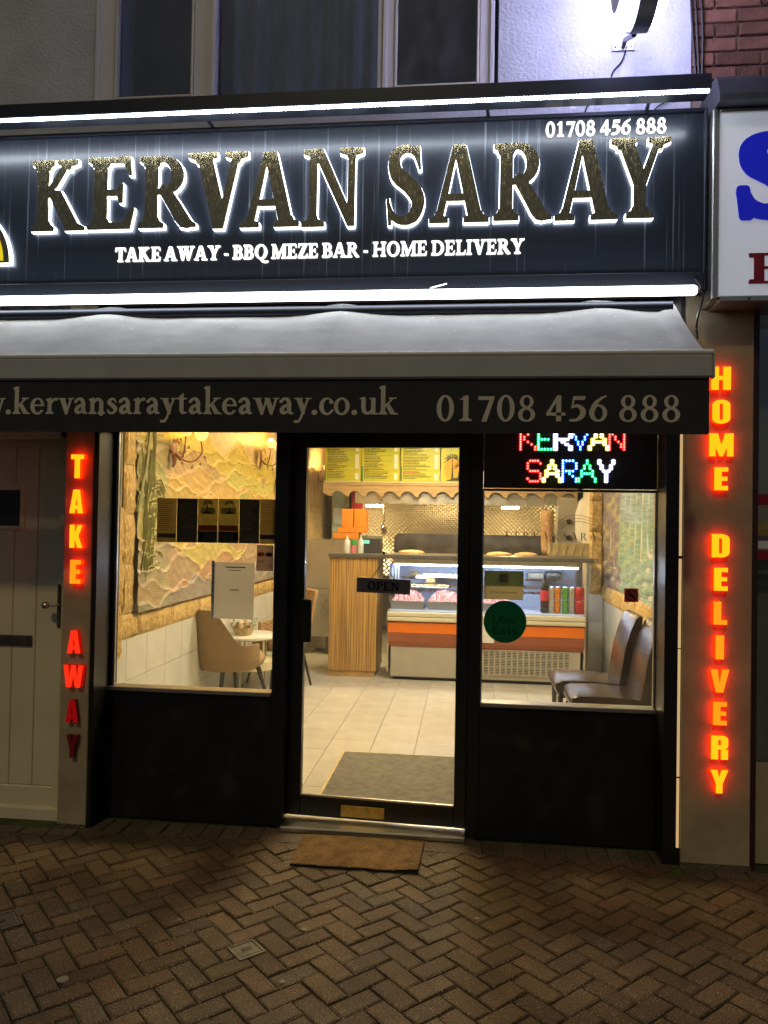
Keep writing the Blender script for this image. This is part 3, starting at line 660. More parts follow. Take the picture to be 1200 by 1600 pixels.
# emblem cut by the left edge of the picture
c = at(-58, 412, FY); rr_ = (at(14, 412, FY)-c).x
pts = [(rr_*math.cos(q), rr_*1.15*math.sin(q)) for q in np.linspace(0, math.pi, 40)]
f_ = lambda a, b, d: Vector((c.x+a, FY+d, c.z+b))
em = MB().prism(pts, f_, 0, .01).build('emblem', 'gold_face', sg)
MB().prism([(x*1.025, y*1.025-.006) for x, y in pts], f_, .0105, .0305).build('lit_acrylic_body', 'halo_white', em)
MB().prism([(x*.87, y*.87+.012) for x, y in pts], f_, -.004, -.0002).build('emblem_face', 'yellow_logo', em)
# hood with the LED strip over the sign
hd = thing('led_light_hood', 'thin dark canopy rail with a white LED strip above the shop sign', 'light', (-.7, -.25, 3.69))
zs = 3.688; hx = at(1112, 138, -.31).x
MB().box(-3.2, hx, -.315, -.20, zs+.006, zs+.078, .004).build('rail', 'alu_dark', hd)
m = MB()
for i in range(int((hx+3.2)/.0165)): x = -3.19+i*.0165; m.box(x, x+.0115, -.308, -.2965, zs-.006, zs+.0055)
m.build('led_strip', 'led_white', hd)
for px in (760, 1008, 330): x = at(px, 160, -.1).x; MB().tube([(x, -.2, zs+.04), (x+.03, wy-.01, zs+.02)], .009, 6).build('support_arm', 'alu_dark', hd)
# tube light below the sign
TY = -.155; tz = at(1090, 453.5, TY).z; tx = at(1089, 453, TY).x
tb = thing('tube_light', 'long white fluorescent batten glowing under the shop sign', 'light', (-.7, TY, tz))
MB().tube([(-3.2, TY, tz), (tx-.012, TY, tz), (tx-.003, TY, tz)], [.024, .024, .018], 14).build('diffuser', 'tube_white', tb, smooth=True)
MB().box(-3.2, tx-.02, TY+.028, SY-.013, tz-.012, tz+.02).build('batten', 'alu_dark', tb)
MB().tube([(tx-.0025, TY, tz), (tx+.012, TY, tz)], [.018, .010], 12).build('end_cap', 'white_face', tb)
# brackets scrap on the lower trim
ln = at(672, 450, SY-.016); tag(MB().tube([at(672, 450, SY-.018), at(698, 443, SY-.018)], .004, 5).build('bent_clip', 'alu'), 'small bent metal clip above the tube light', 'clip')

# ------------------------------------------------------------------ projecting round sign and its bracket
cx = at(1000, 60, -.35).x; zc = at(1000, 66, -.28).z+.345
rd = thing('projecting_sign', 'round projecting sign with black rim and glowing white edges above the fascia', 'sign', (cx, -.36, zc-.36))
YC = -.42
def drum(r0, r1, xa, xb, mt, nm, n_=64): 
    mb = MB(); vs = []; 
    for k in range(n_):
        q = 2*math.pi*k/n_
        for r_, x_ in ((r0, xa), (r1, xa), (r1, xb), (r0, xb)): vs.append((cx+x_, YC+r_*math.cos(q)*.86, zc+r_*math.sin(q)))
    mb.add(vs, [(4*k+i, 4*k+(i+1) % 4, 4*((k+1) % n_)+(i+1) % 4, 4*((k+1) % n_)+i) for k in range(n_) for i in range(4)])
    return mb.build(nm, mt, rd, smooth=30)
drum(.28, .345, -.04, .04, 'charcoal', 'rim'); drum(.26, .332, -.105, -.041, 'ring_white', 'light_ring'); drum(.26, .332, .041, .085, 'ring_white', 'light_ring')
drum(.0, .258, -.112, -.1, 'white_face', 'face_panel'); drum(.0, .258, .08, .09, 'white_face', 'face_panel')
bz = at(974, 73, wy-.01)
MB().box(bz.x-.058, bz.x+.058, wy-.009, wy-.001, bz.z-.02, bz.z+.02, .004).build('bracket_plate', 'alu', rd)
for s in (-.04, .04): MB().lathe([(.006, 0), (.004, -.004)], (bz.x+s, wy-.0095, bz.z), 8, 'y').build('screw', 'steel_dark', rd)
MB().tube([(bz.x, wy-.008, bz.z), (bz.x, wy-.06, bz.z+.005), (cx, YC+.2, zc-.27)], .012, 8).build('bracket_arm', 'alu_dark', rd)
def cable(pts, label, r=.004, mt='cable', group=None):
    q = [Vector(p[:3]) for p in spl([tuple(p) for p in pts], 6)]
    return tag(MB().tube(q, r, 5).build('cable', mt, smooth=60), label, 'cable', group)
cable([at(980, 70, wy-.02), at(972, 95, wy-.01), at(958, 112, wy-.008), at(949, 135, wy-.008), at(922, 160, wy-.008), at(912, 180, wy-.008)], 'thin black cable running down the wall from the round sign bracket')
cable([at(1016, 150, wy-.01), at(1007, 175, wy-.01), at(1003, 190, wy-.01)], 'short black cable behind the sign top, nearest the round sign')
cable([at(1062, 147, wy-.01), at(1045, 156, wy-.01), at(1026, 168, wy-.01), at(1012, 185, wy-.01)], 'looping black cable slanting down behind the sign top right')
for i, px in enumerate((1079, 1086, 1095)):
    cable([at(px, -12, wy-.02), at(px+3, 50, wy-.02), at(px+(8, 6, 2)[i], 120, wy-.02), at(px+(8, 6, 2)[i], 140, wy-.02)], ('leftmost', 'middle', 'rightmost')[i]+' of the three dark cables running down beside the red brickwork', .006)

# ------------------------------------------------------------------ awning
aw = thing('awning', 'grey shop awning with charcoal valance printed with web address and telephone number', 'awning', (-.7, -.35, 2.06))
AF = -.62; AX = at(1105, 556, AF).x; AL = -3.1; BXE = at(1118, 575, AF-.05).x-.006; VXE = at(1108, 640, AF-.028).x
def cloth(u, v):
    x = AL+(AX-AL)*u; ytop = -.085; y = ytop+(AF-ytop)*v
    z = 2.772+(2.392-2.772)*v
    hump = sum(math.exp(-((x-q)/.16)**2) for q in HX)
    sag = -.03*math.sin(math.pi*v)-.024*(1-hump)*(1-v)**2+.004*math.sin(x*9+v*3)*math.sin(math.pi*v)+.0016*math.sin(x*27+9*v)*math.sin(math.pi*v)+.0025*math.exp(-((abs(((x+3.)%.62)-.31)-.31*v)/.03)**2)*(1-v)
    if u > .985: sag *= .5
    return (x, y, z+sag+.012*hump*(1-v))
HX = [at(172, 478, -.1).x, at(533, 477, -.1).x, at(935, 472, -.1).x, -2.9]
can = MB().grid(cloth, 140, 14).build('canopy', 'awning_cloth', aw, smooth=80)
m = MB()
for x in (at(690, 520, -.35).x-1.5, at(520, 500, -.35).x, at(940, 500, -.35).x, .955):
    for k in range(12):
        u = (x-AL)/(AX-AL); p, q = Vector(cloth(u, k/12)), Vector(cloth(u, (k+1)/12))
        o = Vector((0, -.0012, .0022)); w_ = Vector((.0028, 0, 0)); m.add([p+o-w_, p+o+w_, q+o+w_, q+o-w_], [(0, 1, 2, 3)])
m.build('seam', 'awning_cloth', can)
MB().box(AL, BXE, AF-.045, AF-.005, 2.287, 2.386, .008).build('front_bar', 'awning_bar', aw)
MB().tube([(AL, AF-.034, 2.394), (BXE, AF-.034, 2.394)], .0125, 16).build('front_bar_lip', 'white_lip', aw, smooth=True)
MB().box(BXE+.0002, BXE+.006, AF-.05, AF-.005, 2.285, 2.396, .002).build('end_cap', 'upvc', aw)
VY = AF-.028
def val(u, v): x = AL+(VXE-AL)*u; return (x, VY+.0012*math.sin(x*4.1)*v+.0006*math.sin(x*13)*v, 2.288-(2.288-2.052)*v)
vl = MB().grid(val, 60, 3).build('valance', 'valance', aw, smooth=80)
p0, p1 = at(19, 643, VY-.0014), at(621, 652.5, VY-.0014); p1.z = p0.z = (p0.z+p1.z)/2+.001
Hc = (at(19, 600, VY)-at(19, 642.5, VY)).z/1.06
SPX = (p1.x-p0.x)/sum(SF[ch][1] for ch in 'kervansaraytakeaway.co.uk')
pw = Vector((p0.x-SPX*(SF['.'][1]+SF['w'][1]*3), p0.y, p0.z))
textline('www.kervansaraytakeaway.co.uk', pw, p1, Hc, -.0016, -.0004, 'valance_print', vl)
p0, p1 = at(681, 657, VY-.0014), at(1064, 658.5, VY-.0014); p1.z = p0.z = (p0.z+p1.z)/2-.002
textline('01708 456 888', p0, p1, (at(681, 616, VY)-at(681, 656, VY)).z, -.0016, -.0004, 'valance_print', vl, gap=.06)
MB().tube([(AL, -.12, 2.735), (AX-.02, -.12, 2.735)], .03, 12).build('roller', 'alu_dark', aw, smooth=True)
for x in (.6, -1.8): MB().tube([(x, .1, 2.5), (x-.25, -.3, 2.42), (x, AF, 2.34)], .014, 8).build('folding_arm', 'awning_bar', aw)

# ------------------------------------------------------------------ shop front
sf = thing('shopfront', 'black shop front with two windows and a glazed door standing slightly ajar', 'shop front', (-.5, .2, 0))
FYY = .2
m = MB(); m.box(-2.015, -1.99, .0, .26, 0, 2.9, .003); m.build('post', 'black_frame', sf)
MB().box(.981, 1.046, .0, .26, 0, 2.9, .003).build('post', 'black_frame', sf)
MB().box(-1.055, -.978, .17, .25, 0, 2.16, .003).build('mullion', 'black_frame', sf)
MB().box(.012, .078, .17, .25, 0, 2.16, .003).build('mullion', 'black_frame', sf)
MB().box(-1.9895, .9805, .16, .25, 2.1605, 2.9).build('head_panel', 'black_paint', sf)
MB().box(-1.9895, -1.0555, .175, .24, 0, .705).build('riser_panel', 'black_paint', sf)
MB().box(.0785, .9805, .175, .24, 0, .7).build('riser_panel', 'black_paint', sf)
for x0, x1 in ():
    MB().box(x0, x1, .168, .1745, .06, .075, .002).box(x0, x1, .168, .1745, .64, .655, .002).box(x0, x0+.014, .1685, .1745, .076, .639).box(x1-.014, x1, .1685, .1745, .076, .639).build('panel_moulding', 'black_paint', sf)
m = MB().box(-1.9895, -1.972, .178, .24, .728, 2.16, .002); wl1 = m.build('window', 'alu_dark', sf)
tag(wl1, 'left window pane frame beside the mural wall')
MB().box(-1.9715, -1.0555, .196, .202, .7285, 2.16).build('pane', 'glass', wl1)
MB().box(-1.9895, -1.0555, .15, .245, .7055, .7275, .003).build('sill', 'alu', wl1)
MB().box(-1.971, -1.965, .19, .205, .7285, 2.16).build('bead', 'alu', wl1)
m = MB().box(.0785, .9805, .178, .24, 1.846, 1.858, .002); wr1 = m.build('window', 'alu_dark', sf)
MB().box(.0785, .9805, .196, .202, .7235, 1.8455).build('pane', 'glass', wr1)
MB().box(.0785, .9805, .15, .245, .7005, .7225, .003).build('sill', 'alu', wr1)
MB().box(.0785, .086, .186, .206, .724, 1.845).build('bead', 'alu', wr1); MB().box(.9715, .9795, .186, .206, .724, 1.845).build('bead', 'alu', wr1)
MB().box(-.9785, .0115, .1, .24, .0, .03, .006).build('threshold', 'alu', sf)
# the door leaf, hinged on its right, standing a little open inwards
dr = MB(); DW = .996
hing = Vector((.011, .186, 0)); TH = -R(3.7)
door = bpy.data.objects.new('door', None); COL.objects.link(door); door.parent = sf; door.location = hing-WL[sf.name]; door.rotation_euler = (0, 0, TH); WL['door'] = hing
def dm(): return MB()
d_ = dm().box(-DW, -DW+.084, 0, .045, .042, 2.24, .003).box(-.064, 0, 0, .045, .042, 2.24, .003).box(-DW+.0842, -.0642, .001, .044, 2.078, 2.24, .003).box(-DW+.0842, -.0642, .001, .044, .042, .15, .003)
d_.build('leaf_frame', 'black_frame', door, world=False)
dm().box(-DW+.0845, -.0645, .018, .024, .1505, 2.0775).build('pane', 'glass', door, world=False)
dm().box(-DW+.0845, -.0645, -.004, .012, .1505, .162, .002).build('glazing_bead', 'alu', door, world=False)
dm().box(-DW+.07, -DW+.133, -.03, -.0005, 1.0, 1.235, .006).build('handle', 'black_frame', door, world=False)
dm().box(-DW+.315, -DW+.56, -.008, -.0005, .055, .118, .004).build('letter_plate', 'brass', door, world=False)
dm().box(-.19, -.098, -.0022, -.0003, 2.105, 2.138).build('maker_label', 'alu_dark', door, world=False)
# coir mat outside
q = [atz(475, 1301, .02), atz(663, 1312, .02), atz(653, 1360, .02), atz(453, 1347, .02)]
cm = thing('doormat', 'worn brown coir doormat lying on the paving before the shop door', 'doormat', ((q[0].x+q[2].x)/2, (q[0].y+q[2].y)/2, 0))
def mt(u, v):
    p = (q[3]*(1-u)+q[2]*u)*(1-v)+(q[0]*(1-u)+q[1]*u)*v
    return (p.x+random.uniform(-.002, .002), p.y+random.uniform(-.002, .002), .012+random.uniform(0, .006)+(.012*max(0, u-.8)*5*(1-v)))
MB().grid(mt, 60, 34).build('pile', 'coir', cm)
qq = [(p.x, p.y) for p in q]; MB().prism(qq, lambda x, y, d: Vector((x, y, d)), .001, .0105).build('rubber_back', 'coir_edge', cm)
# glowing strip put in for indoor light leaking through the joint by the pillar
ws = thing('glow_strip', 'thin warm glow standing for light leaking between black post and right pillar', 'light', (1.057, .02, .05))
for z0_, z1_ in ((.08, .42), (.43, 1.06), (1.066, 1.51), (1.525, 2.2)): MB().box(1.049, 1.062, .012, .02, z0_, z1_).build('lit_section', 'leak_glow', ws)
MB().box(1.0465, 1.0675, .0205, .2, .0, 2.9).build('backing', 'black_frame', ws)

# ------------------------------------------------------------------ pillars with upright lit lettering
def pillar(x0, x1, label, word, mats):
    t = thing('pillar', label, 'pillar', ((x0+x1)/2, .1, 0))
    MB().box(x0, x1, 0, .3, .012, 2.84, .004).build('shaft', 'cream', t)
    MB().box(x0-.002, x1+.002, -.003, .3, -.02, .0118).build('plinth', 'paver_grey', t)
    for (ch, l_, t_, r_, b_), mm in zip(word, mats):
        P = boxpx(l_, t_, r_, b_, -.03); lp = IF[ch]; fn = fit(lp, *P, (0, 1, 0))
        L = MB().glyph(lp, fn, -.002, -.0002).build('letter', mm[0], t)
        MB().glyph(lp, fn, .0, .0295).build('letter_return', mm[1], L)
    return t
hw = [('H', 1111, 573, 1142, 609), ('O', 1113, 624.5, 1141, 662), ('M', 1108, 677, 1146, 713), ('E', 1116, 730, 1137.5, 766), ('D', 1112, 834.5, 1140, 871), ('E', 1115.5, 887, 1137, 923),
      ('L', 1115, 940, 1136, 976), ('I', 1118, 993, 1131, 1030), ('V', 1110, 1046, 1139, 1082), ('E', 1114, 1097, 1135.5, 1133), ('R', 1111, 1149.5, 1137.5, 1186.6), ('Y', 1110, 1203, 1137.5, 1239.5)]
OR = ('orange_face', 'red_side'); O2 = ('orange_face2', 'red_side')
pillar(1.068, 1.395, 'cream pillar right of the shop with glowing letters HOME DELIVERY', hw, [OR, OR, OR, OR, OR, OR, O2, O2, O2, O2, OR, OR])
tw = [('T', 111, 710, 131, 747), ('A', 109, 765, 130, 802), ('K', 109, 820, 129, 856), ('E', 109.6, 875, 126, 912), ('A', 105, 985, 126, 1021), ('W', 99, 1039, 130, 1074), ('A', 103, 1094, 122, 1129), ('Y', 103, 1149, 121, 1184)]
RD = ('red_face', 'red_side_dim'); DM = ('red_dim', 'letter_red_off'); OF = ('letter_red_off', 'letter_red_off')
pillar(-2.18, -2.017, 'narrow cream pillar left of the shop with red letters TAKE AWAY', tw, [OR, OR, OR, O2, RD, RD, DM, OF])

# ------------------------------------------------------------------ white door at the left
DY = .11
wd = thing('house_door', 'off white boarded plastic door with small dark window left of the shop', 'door', (-2.6, DY, 0))
MB().box(-3.3, -2.17, DY+.03, DY+.12, .03, 2.35).build('door_core', 'upvc_door', wd)
BDX = [at(px, 1100, DY).x for px in (-82, -34, 14, 50.5, 86)]
for i in range(4): MB().box(BDX[i]+.0015, BDX[i+1]-.0015, DY+.012, DY+.031, .168, 2.06, .004).build('board', 'upvc_door', wd)
MB().box(BDX[4]+.001, -2.181, DY-.01, DY+.11, .0, 2.35, .004).build('door_frame', 'upvc_door', wd)
MB().box(-3.3, -2.176, DY-.01, DY+.1, 2.10, 2.36, .006).build('lintel', 'upvc_door', wd)
zz = at(40, 1243, DY).z; zy = at(40, 1262, DY).z
MB().box(-3.3, BDX[4]+.002, DY+.002, DY+.08, zy, .166, .006).build('bottom_rail', 'upvc_door', wd)
MB().box(-3.3, -2.17, DY-.012, DY+.08, .055, zy-.004, .008).build('weather_bar', 'upvc_door', wd)
MB().box(-3.3, -2.176, DY-.02, DY+.1, -.02, .052, .004).build('door_sill', 'upvc_door', wd)
g0, g1 = at(-60, 820, DY), at(31, 766, DY)
wv = MB().box(g0.x-.03, g0.x, DY, DY+.02, g0.z-.025, g1.z+.025, .005).box(g1.x, g1.x+.03, DY, DY+.02, g0.z-.025, g1.z+.025, .005).box(g0.x, g1.x, DY+.001, DY+.02, g0.z-.025, g0.z, .005).box(g0.x, g1.x, DY+.001, DY+.02, g1.z, g1.z+.025, .005).build('window', 'upvc_door', wd)
MB().box(g0.x, g1.x, DY+.004, DY+.0115, g0.z, g1.z).build('pane', 'plastic_dark', wv)
p, q2 = at(47, 1010, DY-.01), at(-60, 990, DY-.01)
MB().box(q2.x, p.x, DY-.004, DY+.011, p.z, q2.z, .004).box(q2.x+.01, p.x-.012, DY-.010, DY-.0045, p.z+.01, q2.z-.008, .003).build('letter_plate', 'steel_dark', wd)
hp = at(92, 945, DY-.02)
hb = MB().box(hp.x-.012, hp.x+.008, DY-.022, DY-.0105, at(92, 980, DY).z, at(92, 912, DY).z, .005).build('handle', 'steel_dark', wd)
MB().tube([(hp.x-.004, DY-.022, hp.z), (hp.x-.006, DY-.06, hp.z), (hp.x-.035, DY-.065, hp.z)], .007, 8).lathe([(.006, 0), (.017, -.008), (.021, -.022), (.016, -.038), (.005, -.044)], (hp.x-.03, DY-.065, hp.z), 12, 'x').build('knob', 'steel', hb, smooth=True)

# ------------------------------------------------------------------ neighbour's sign box and shop front at the right edge
NY = -.16
nx0 = at(1112, 300, NY).x; nz0 = at(1150, 462, NY).z; nz1 = at(1150, 176, NY).z
ns = thing('neighbour_sign', 'white light box sign with a big blue S at the right edge', 'sign', (nx0+.6, NY, nz0))
MB().box(nx0+.02, 3.0, NY+.004, .09, nz0, nz1).build('face', 'box_face', ns)
MB().box(nx0, nx0+.034, NY-.012, .09, nz0-.02, nz1+.02, .005).box(nx0+.0345, 3., NY-.0115, .085, nz0-.032, nz0-.001, .005).box(nx0+.0345, 3., NY-.0115, .085, nz1+.001, nz1+.02, .005).build('frame', 'alu', ns)
for px in (1122, 1171): MB().tube([at(px, 466, NY-.012), at(px, 466, NY-.02)], .006, 6).build('screw', 'steel_dark', ns)
MB().prism([(-.24, 0), (-.24, .03), (-.2, .12), (-.17, .15), (.08, .15), (.08, 0)], lambda a_, b_, d: Vector((d, a_, nz1+.021+b_)), nx0+.01, 3.).build('cornice', 'lead', ns)
S0, S1, S2 = boxpx(1157, 210, 1255, 338, NY); lp = gl('S', -.0); fn = fit(lp, S0, S1, S2, (0, 1, 0))
MB().glyph(contours(U(SF['S'][0]-.045)), fn, -.002, .003).build('letter', 'blue_print', ns)
S0, S1, S2 = boxpx(1170, 395, 1230, 443, NY); lp = gl('I'); 
MB().glyph(gl('B', -.0), fit(gl('B'), S0, S1, S2, (0, 1, 0)), -.002, .003).build('letter', 'red_print', ns)
nf = thing('neighbour_shopfront', 'dark maroon frame of the next shop beside the right pillar', 'shop front', (1.7, .1, 0))
MB().box(1.3955, 1.432, .03, .2, -.02, 2.83, .003).build('post', 'maroon', nf)
MB().box(1.4325, 3., .08, .12, .0, .5).build('riser_panel', 'cream', nf)
MB().box(1.4325, 3., .09, .096, .5, 2.83).build('pane', 'glass_dark', nf)
MB().box(1.4, 3.2, .8, .85, 0, 2.9).build('inner_wall', 'maroon', nf)
for (t_, b_, mm) in ((772, 790, 'red_print'), (815, 838, 'brass'), (845, 858, 'white_face'), (860, 876, 'red_print')):
    p, r_ = at(1181, t_, .086), at(1240, b_, .086); tag(MB().box(1.436, r_.x, .083, .088, r_.z, p.z).build('poster', mm), {772: 'small red poster, topmost on the next shop window', 815: 'yellowish poster on the next shop window below the red one', 845: 'white notice strip on the next shop window', 860: 'dark red strip poster, lowest on the next shop window'}[t_], 'poster')
cable([at(1086, 436, -.12), at(1096, 450, -.14), at(1098, 468, -.12), at(1092, 488, -.1), at(1088, 512, -.1), at(1090, 530, -.1)], 'black cable looping down from the tube light end beside the awning', .005)
cable([at(1092, 486, -.06), at(1089, 500, -.06), at(1090, 524, -.06)], 'pale cable hanging between awning and right pillar', .004, 'alu')
# ================================================================== inside the shop
mat('floor_tile', (.52, .50, .44), .22, var=.06, vscale=5, rand=.05, rvar=.06)
mat('grout', (.22, .2, .17), .9)
mat('wall_tile', (.66, .66, .60), .18, var=.05, vscale=5, rand=.03)
mat('plaster', (.62, .55, .42), .8, var=.08)
mat('ceiling_white', (.75, .73, .68), .8)
mat('stone_block', (.55, .37, .13), .7, var=.45, vscale=30, bump=1., bscale=48, rand=.1, stretch=(1, 1.4, .8))
mat('mural_paint', (.5, .5, .5), .42, attr='Col', var=.24, vscale=14, bump=.5, bscale=50, detail=8., stretch=(1, .55, 1.5))
mat('mural_water', (.5, .5, .5), .5, attr='Col', var=.35, vscale=12, stretch=(1, .6, 4), bump=.9, bscale=24)
mat('reed', (.30, .31, .13), .5, var=.4, vscale=8)
mat('reed_pale', (.46, .43, .18), .45, var=.3, vscale=8)
mat('copper', (.22, .09, .04), .4, metal=.7, var=.3, vscale=20)
mat('shade', (.9, .7, .4), .5, emit=(1, .5, .12), es=1.6)
mat('taupe', (.30, .20, .10), .85, var=.12, vscale=60, bump=.2, bscale=300)
mat('tan_quilt', (.36, .22, .09), .55, var=.12, vscale=20)
mat('dark_leg', (.02, .016, .014), .4)
mat('white_gloss', (.8, .79, .74), .25)
mat('cream_paint', (.62, .55, .34), .5)
mat('wicker', (.55, .42, .2), .8, bump=.8, bscale=120, var=.3, vscale=40)
mat('rose', (.80, .62, .45), .6, var=.12, vscale=30)
mat('leaf', (.12, .22, .05), .5, var=.3, vscale=20)
mat('wood', (.56, .34, .10), .4, col2=(.27, .14, .04), vscale=1.6, cfac=(.42, .58), stretch=(48, 48, .6), detail=6)
mat('wood_plinth', (.45, .28, .1), .5, var=.2, vscale=12)
mat('granite', (.10, .095, .085), .3, var=.5, vscale=90)
mat('steel_sheet', (.55, .52, .46), .33, metal=.9, var=.1, vscale=6, rvar=.08)
mat('board_yellow', (.50, .48, .012), .4, col2=(.20, .42, .03), vscale=1.2, cfac=(.46, .66))
mat('board_edge', (.05, .2, .02), .4)
mat('print_dark', (.05, .06, .01), .6)
mat('print_red', (.42, .05, .01), .5)
mat('print_green', (.05, .24, .03), .5)
mat('price_tab', (.72, .72, .62), .5)
mat('palm_print', (.02, .03, .015), .6)
mat('sunset_print', (.75, .35, .03), .6)
mat('pelmet', (.45, .31, .15), .5, var=.25, vscale=3, stretch=(1, 1, 14))
mat('lozenge', (.74, .64, .46), .32, metal=.6)
mat('box_orange', (.72, .24, .01), .55, var=.06)
mat('orange_panel', (.85, .19, .0), .3)
mat('orange_dark', (.30, .075, .022), .35)
mat('rail_cream', (.66, .60, .42), .35)
mat('panel_grey', (.40, .37, .30), .45, var=.05)
mat('vent_dark', (.03, .03, .03), .6)
mat('fridge_inner', (.55, .65, .85), .3)
mat('meat', (.55, .22, .22), .45, var=.5, vscale=40, col2=(.75, .6, .62), cfac=(.45, .6))
mat('tray', (.6, .6, .6), .3, metal=.8)
mat('cola', (.02, .008, .005), .12); mat('cola_label', (.55, .02, .02), .4)
mat('can_silver', (.6, .55, .5), .3, metal=.6, var=.3, vscale=40); mat('can_orange', (.75, .24, .02), .3, metal=.3, var=.3, vscale=40)
mat('can_green', (.12, .36, .05), .3, metal=.3, var=.3, vscale=40); mat('can_red', (.5, .03, .03), .3, metal=.3, var=.4, vscale=40)
mat('can_top', (.7, .7, .7), .3, metal=1)
mat('leather', (.036, .025, .022), .22, var=.15, vscale=14, bump=.12, bscale=140, spec=.6)
mat('mat_grey', (.155, .145, .115), .95, var=.3, vscale=18, bump=.6, bscale=240)
mat('bottle_white', (.74, .74, .68), .3); mat('bottle_green', (.03, .35, .06), .4); mat('bottle_pink', (.7, .2, .2), .4)
mat('till', (.03, .03, .028), .4); emat('till_screen', (.3, .9, .6), 1.0)
mat('kebab', (.50, .30, .15), .6, var=.4, vscale=30, bump=1, bscale=40)
mat('bread', (.62, .42, .18), .7, var=.25, vscale=20)
mat('sack', (.75, .73, .66), .7, bump=.4, bscale=14)
mat('ornament', (.52, .40, .19), .6, var=.2, vscale=12)
mat('teal_glass', (.35, .5, .48), .25, var=.3, vscale=6)
mat('paper_grey', (.86, .84, .78), .7, var=.03)
mat('paper_dark', (.1, .095, .085), .55)
mat('paper_tan', (.55, .45, .2), .6, var=.12, vscale=12)
mat('paper_olive', (.5, .43, .17), .6, var=.15, vscale=12)
mat('sticker_green', (.016, .15, .095), .5); mat('sticker_ink', (.003, .035, .024), .6); mat('sticker_rim', (.1, .3, .2), .5)
mat('card_green', (.62, .74, .55), .6); mat('card_beige', (.74, .68, .48), .6); mat('ink', (.01, .01, .01), .6)
mat('card_pink', (.6, .48, .4), .6); mat('mc_red', (.55, .08, .02), .5); mat('mc_orange', (.7, .32, .03), .5); mat('visa_blue', (.05, .06, .2), .5)
mat('nosmoke', (.5, .2, .18), .5); mat('nosmoke_face', (.6, .42, .34), .5); mat('nosmoke_red', (.4, .02, .02), .5)
mat('etched', (.16, .14, .1), .7)
mat('slate', (.30, .28, .26), .7, var=.15, vscale=20)
for _n, _f in (('paper_grey', .62), ('paper_dark', .5), ('paper_tan', .4), ('paper_olive', .5), ('sticker_green', .75), ('sticker_ink', .6), ('card_green', .6), ('card_beige', .6), ('card_pink', .45), ('mc_red', .6), ('mc_orange', .6), ('visa_blue', .6), ('nosmoke', .7), ('nosmoke_face', .7), ('nosmoke_red', .6)): papery(_n, f=_f)
mat('led_panel', (.11, .10, .115), .6)
emat('ceiling_lamp', (1., .75, .36), 84); emat('ceiling_lamp_cool', (1., .88, .66), 62); emat('bulb', (1., .58, .17), 430); emat('fridge_led', (.72, .82, 1.), 42); emat('hood_lamp', (1., .74, .34), 110)
glassmat('fridge_glass', (.97, .98, 1), .04, .4)
emat('lr_lens', (1, .0, .01), .75); emat('lg_lens', (.0, .75, .12), .6); emat('lw_lens', (.55, .55, 1), .8); emat('lb_lens', (.0, .05, 1), .9); emat('ly_lens', (1, .72, .05), .7); emat('lc_lens', (.0, .08, 1), .8)  # glow colours for the bloom painted round the lit dots
emat('lr', (1, .03, .02), 26); emat('lg', (.04, 1, .22), 16); emat('lw', (.9, .9, 1), 16); emat('lb', (.03, .14, 1), 34); emat('ly', (1, .8, .14), 15); emat('lc', (.06, .38, 1), 28)
# lozenge-pressed steel: raised studs in the metal sheet
n, l, b = nodes('lozenge'); tc = n.new('ShaderNodeTexCoord'); mp = n.new('ShaderNodeMapping'); mp.inputs['Rotation'].default_value = (0, R(45), 0)
vo = n.new('ShaderNodeTexVoronoi'); vo.inputs['Scale'].default_value = 23; vo.inputs['Randomness'].default_value = 0.; vo.distance = 'MANHATTAN'
l.new(tc.outputs['Object'], mp.inputs[0]); l.new(mp.outputs[0], vo.inputs['Vector'])
bp = n.new('ShaderNodeBump'); bp.inputs['Strength'].default_value = 1.; bp.inputs['Distance'].default_value = .02; bp.invert = True
l.new(vo.outputs['Distance'], bp.inputs['Height']); l.new(bp.outputs[0], b.inputs['Normal'])

XL, XR, DADO, CEIL = -2.25, 1.5, .865, 3.0
fl = MB().box(XL-.1, XR+.1, .241, 8.6, -.08, .0125).build('floor', 'grout'); tag(fl, kind='structure')
TM = MB().box(-.1585, .1585, -.2635, .2635, -.008, 0, .0015).mesh('floor_tile', 'floor_tile')
for i in range(12):
    for j in range(15):
        x = XL+.13+.32*i; y = .51+.53*j+(.265 if i % 2 else 0)
        if i % 2 and j == 0: piece('floor_tile', TM, fl, (x, .377, .021), (0, 0, 0), (1, .49, 1))
        if y < 6.0 and x < XR-.05: piece('floor_tile', TM, fl, (x, y, .021+random.uniform(-.0004, .0004)), (random.uniform(-.0015, .0015), random.uniform(-.0015, .0015), 0))
ce = tag(MB().box(XL-.1, XR+.1, .26, 8.6, CEIL, CEIL+.1).build('ceiling', 'ceiling_white'), kind='structure')
lw = tag(MB().box(XL-.1, XL, .26, 8.6, -.05, CEIL).build('wall_left', 'plaster'), kind='structure')
rw = tag(MB().box(XR, XR+.1, .26, 8.6, -.05, CEIL).build('wall_right', 'plaster'), kind='structure')
bw_ = tag(MB().box(XL-.1, XR+.1, 8.6, 8.7, -.05, CEIL).build('wall_back', 'plaster'), kind='structure')
tag(MB().box(XL-.1, -1.99, .245, .262, -.05, CEIL).box(1.047, XR+.1, .27, .29, -.05, CEIL).build('wall_front', 'plaster'), kind='structure')
WT = MB().box(0, .009, -.163, .163, -.139, .139, .0015).mesh('wall_tile', 'wall_tile')
for k in range(20):
    for j in range(3): 
        y = .45+.33*k
        if y < 7: piece('wall_tile', WT, lw, (XL, y, .025+.14+.281*j))
        if y < 4.7: piece('wall_tile', WT, rw, (XR, y, .025+.14+.281*j), (0, 0, math.pi))
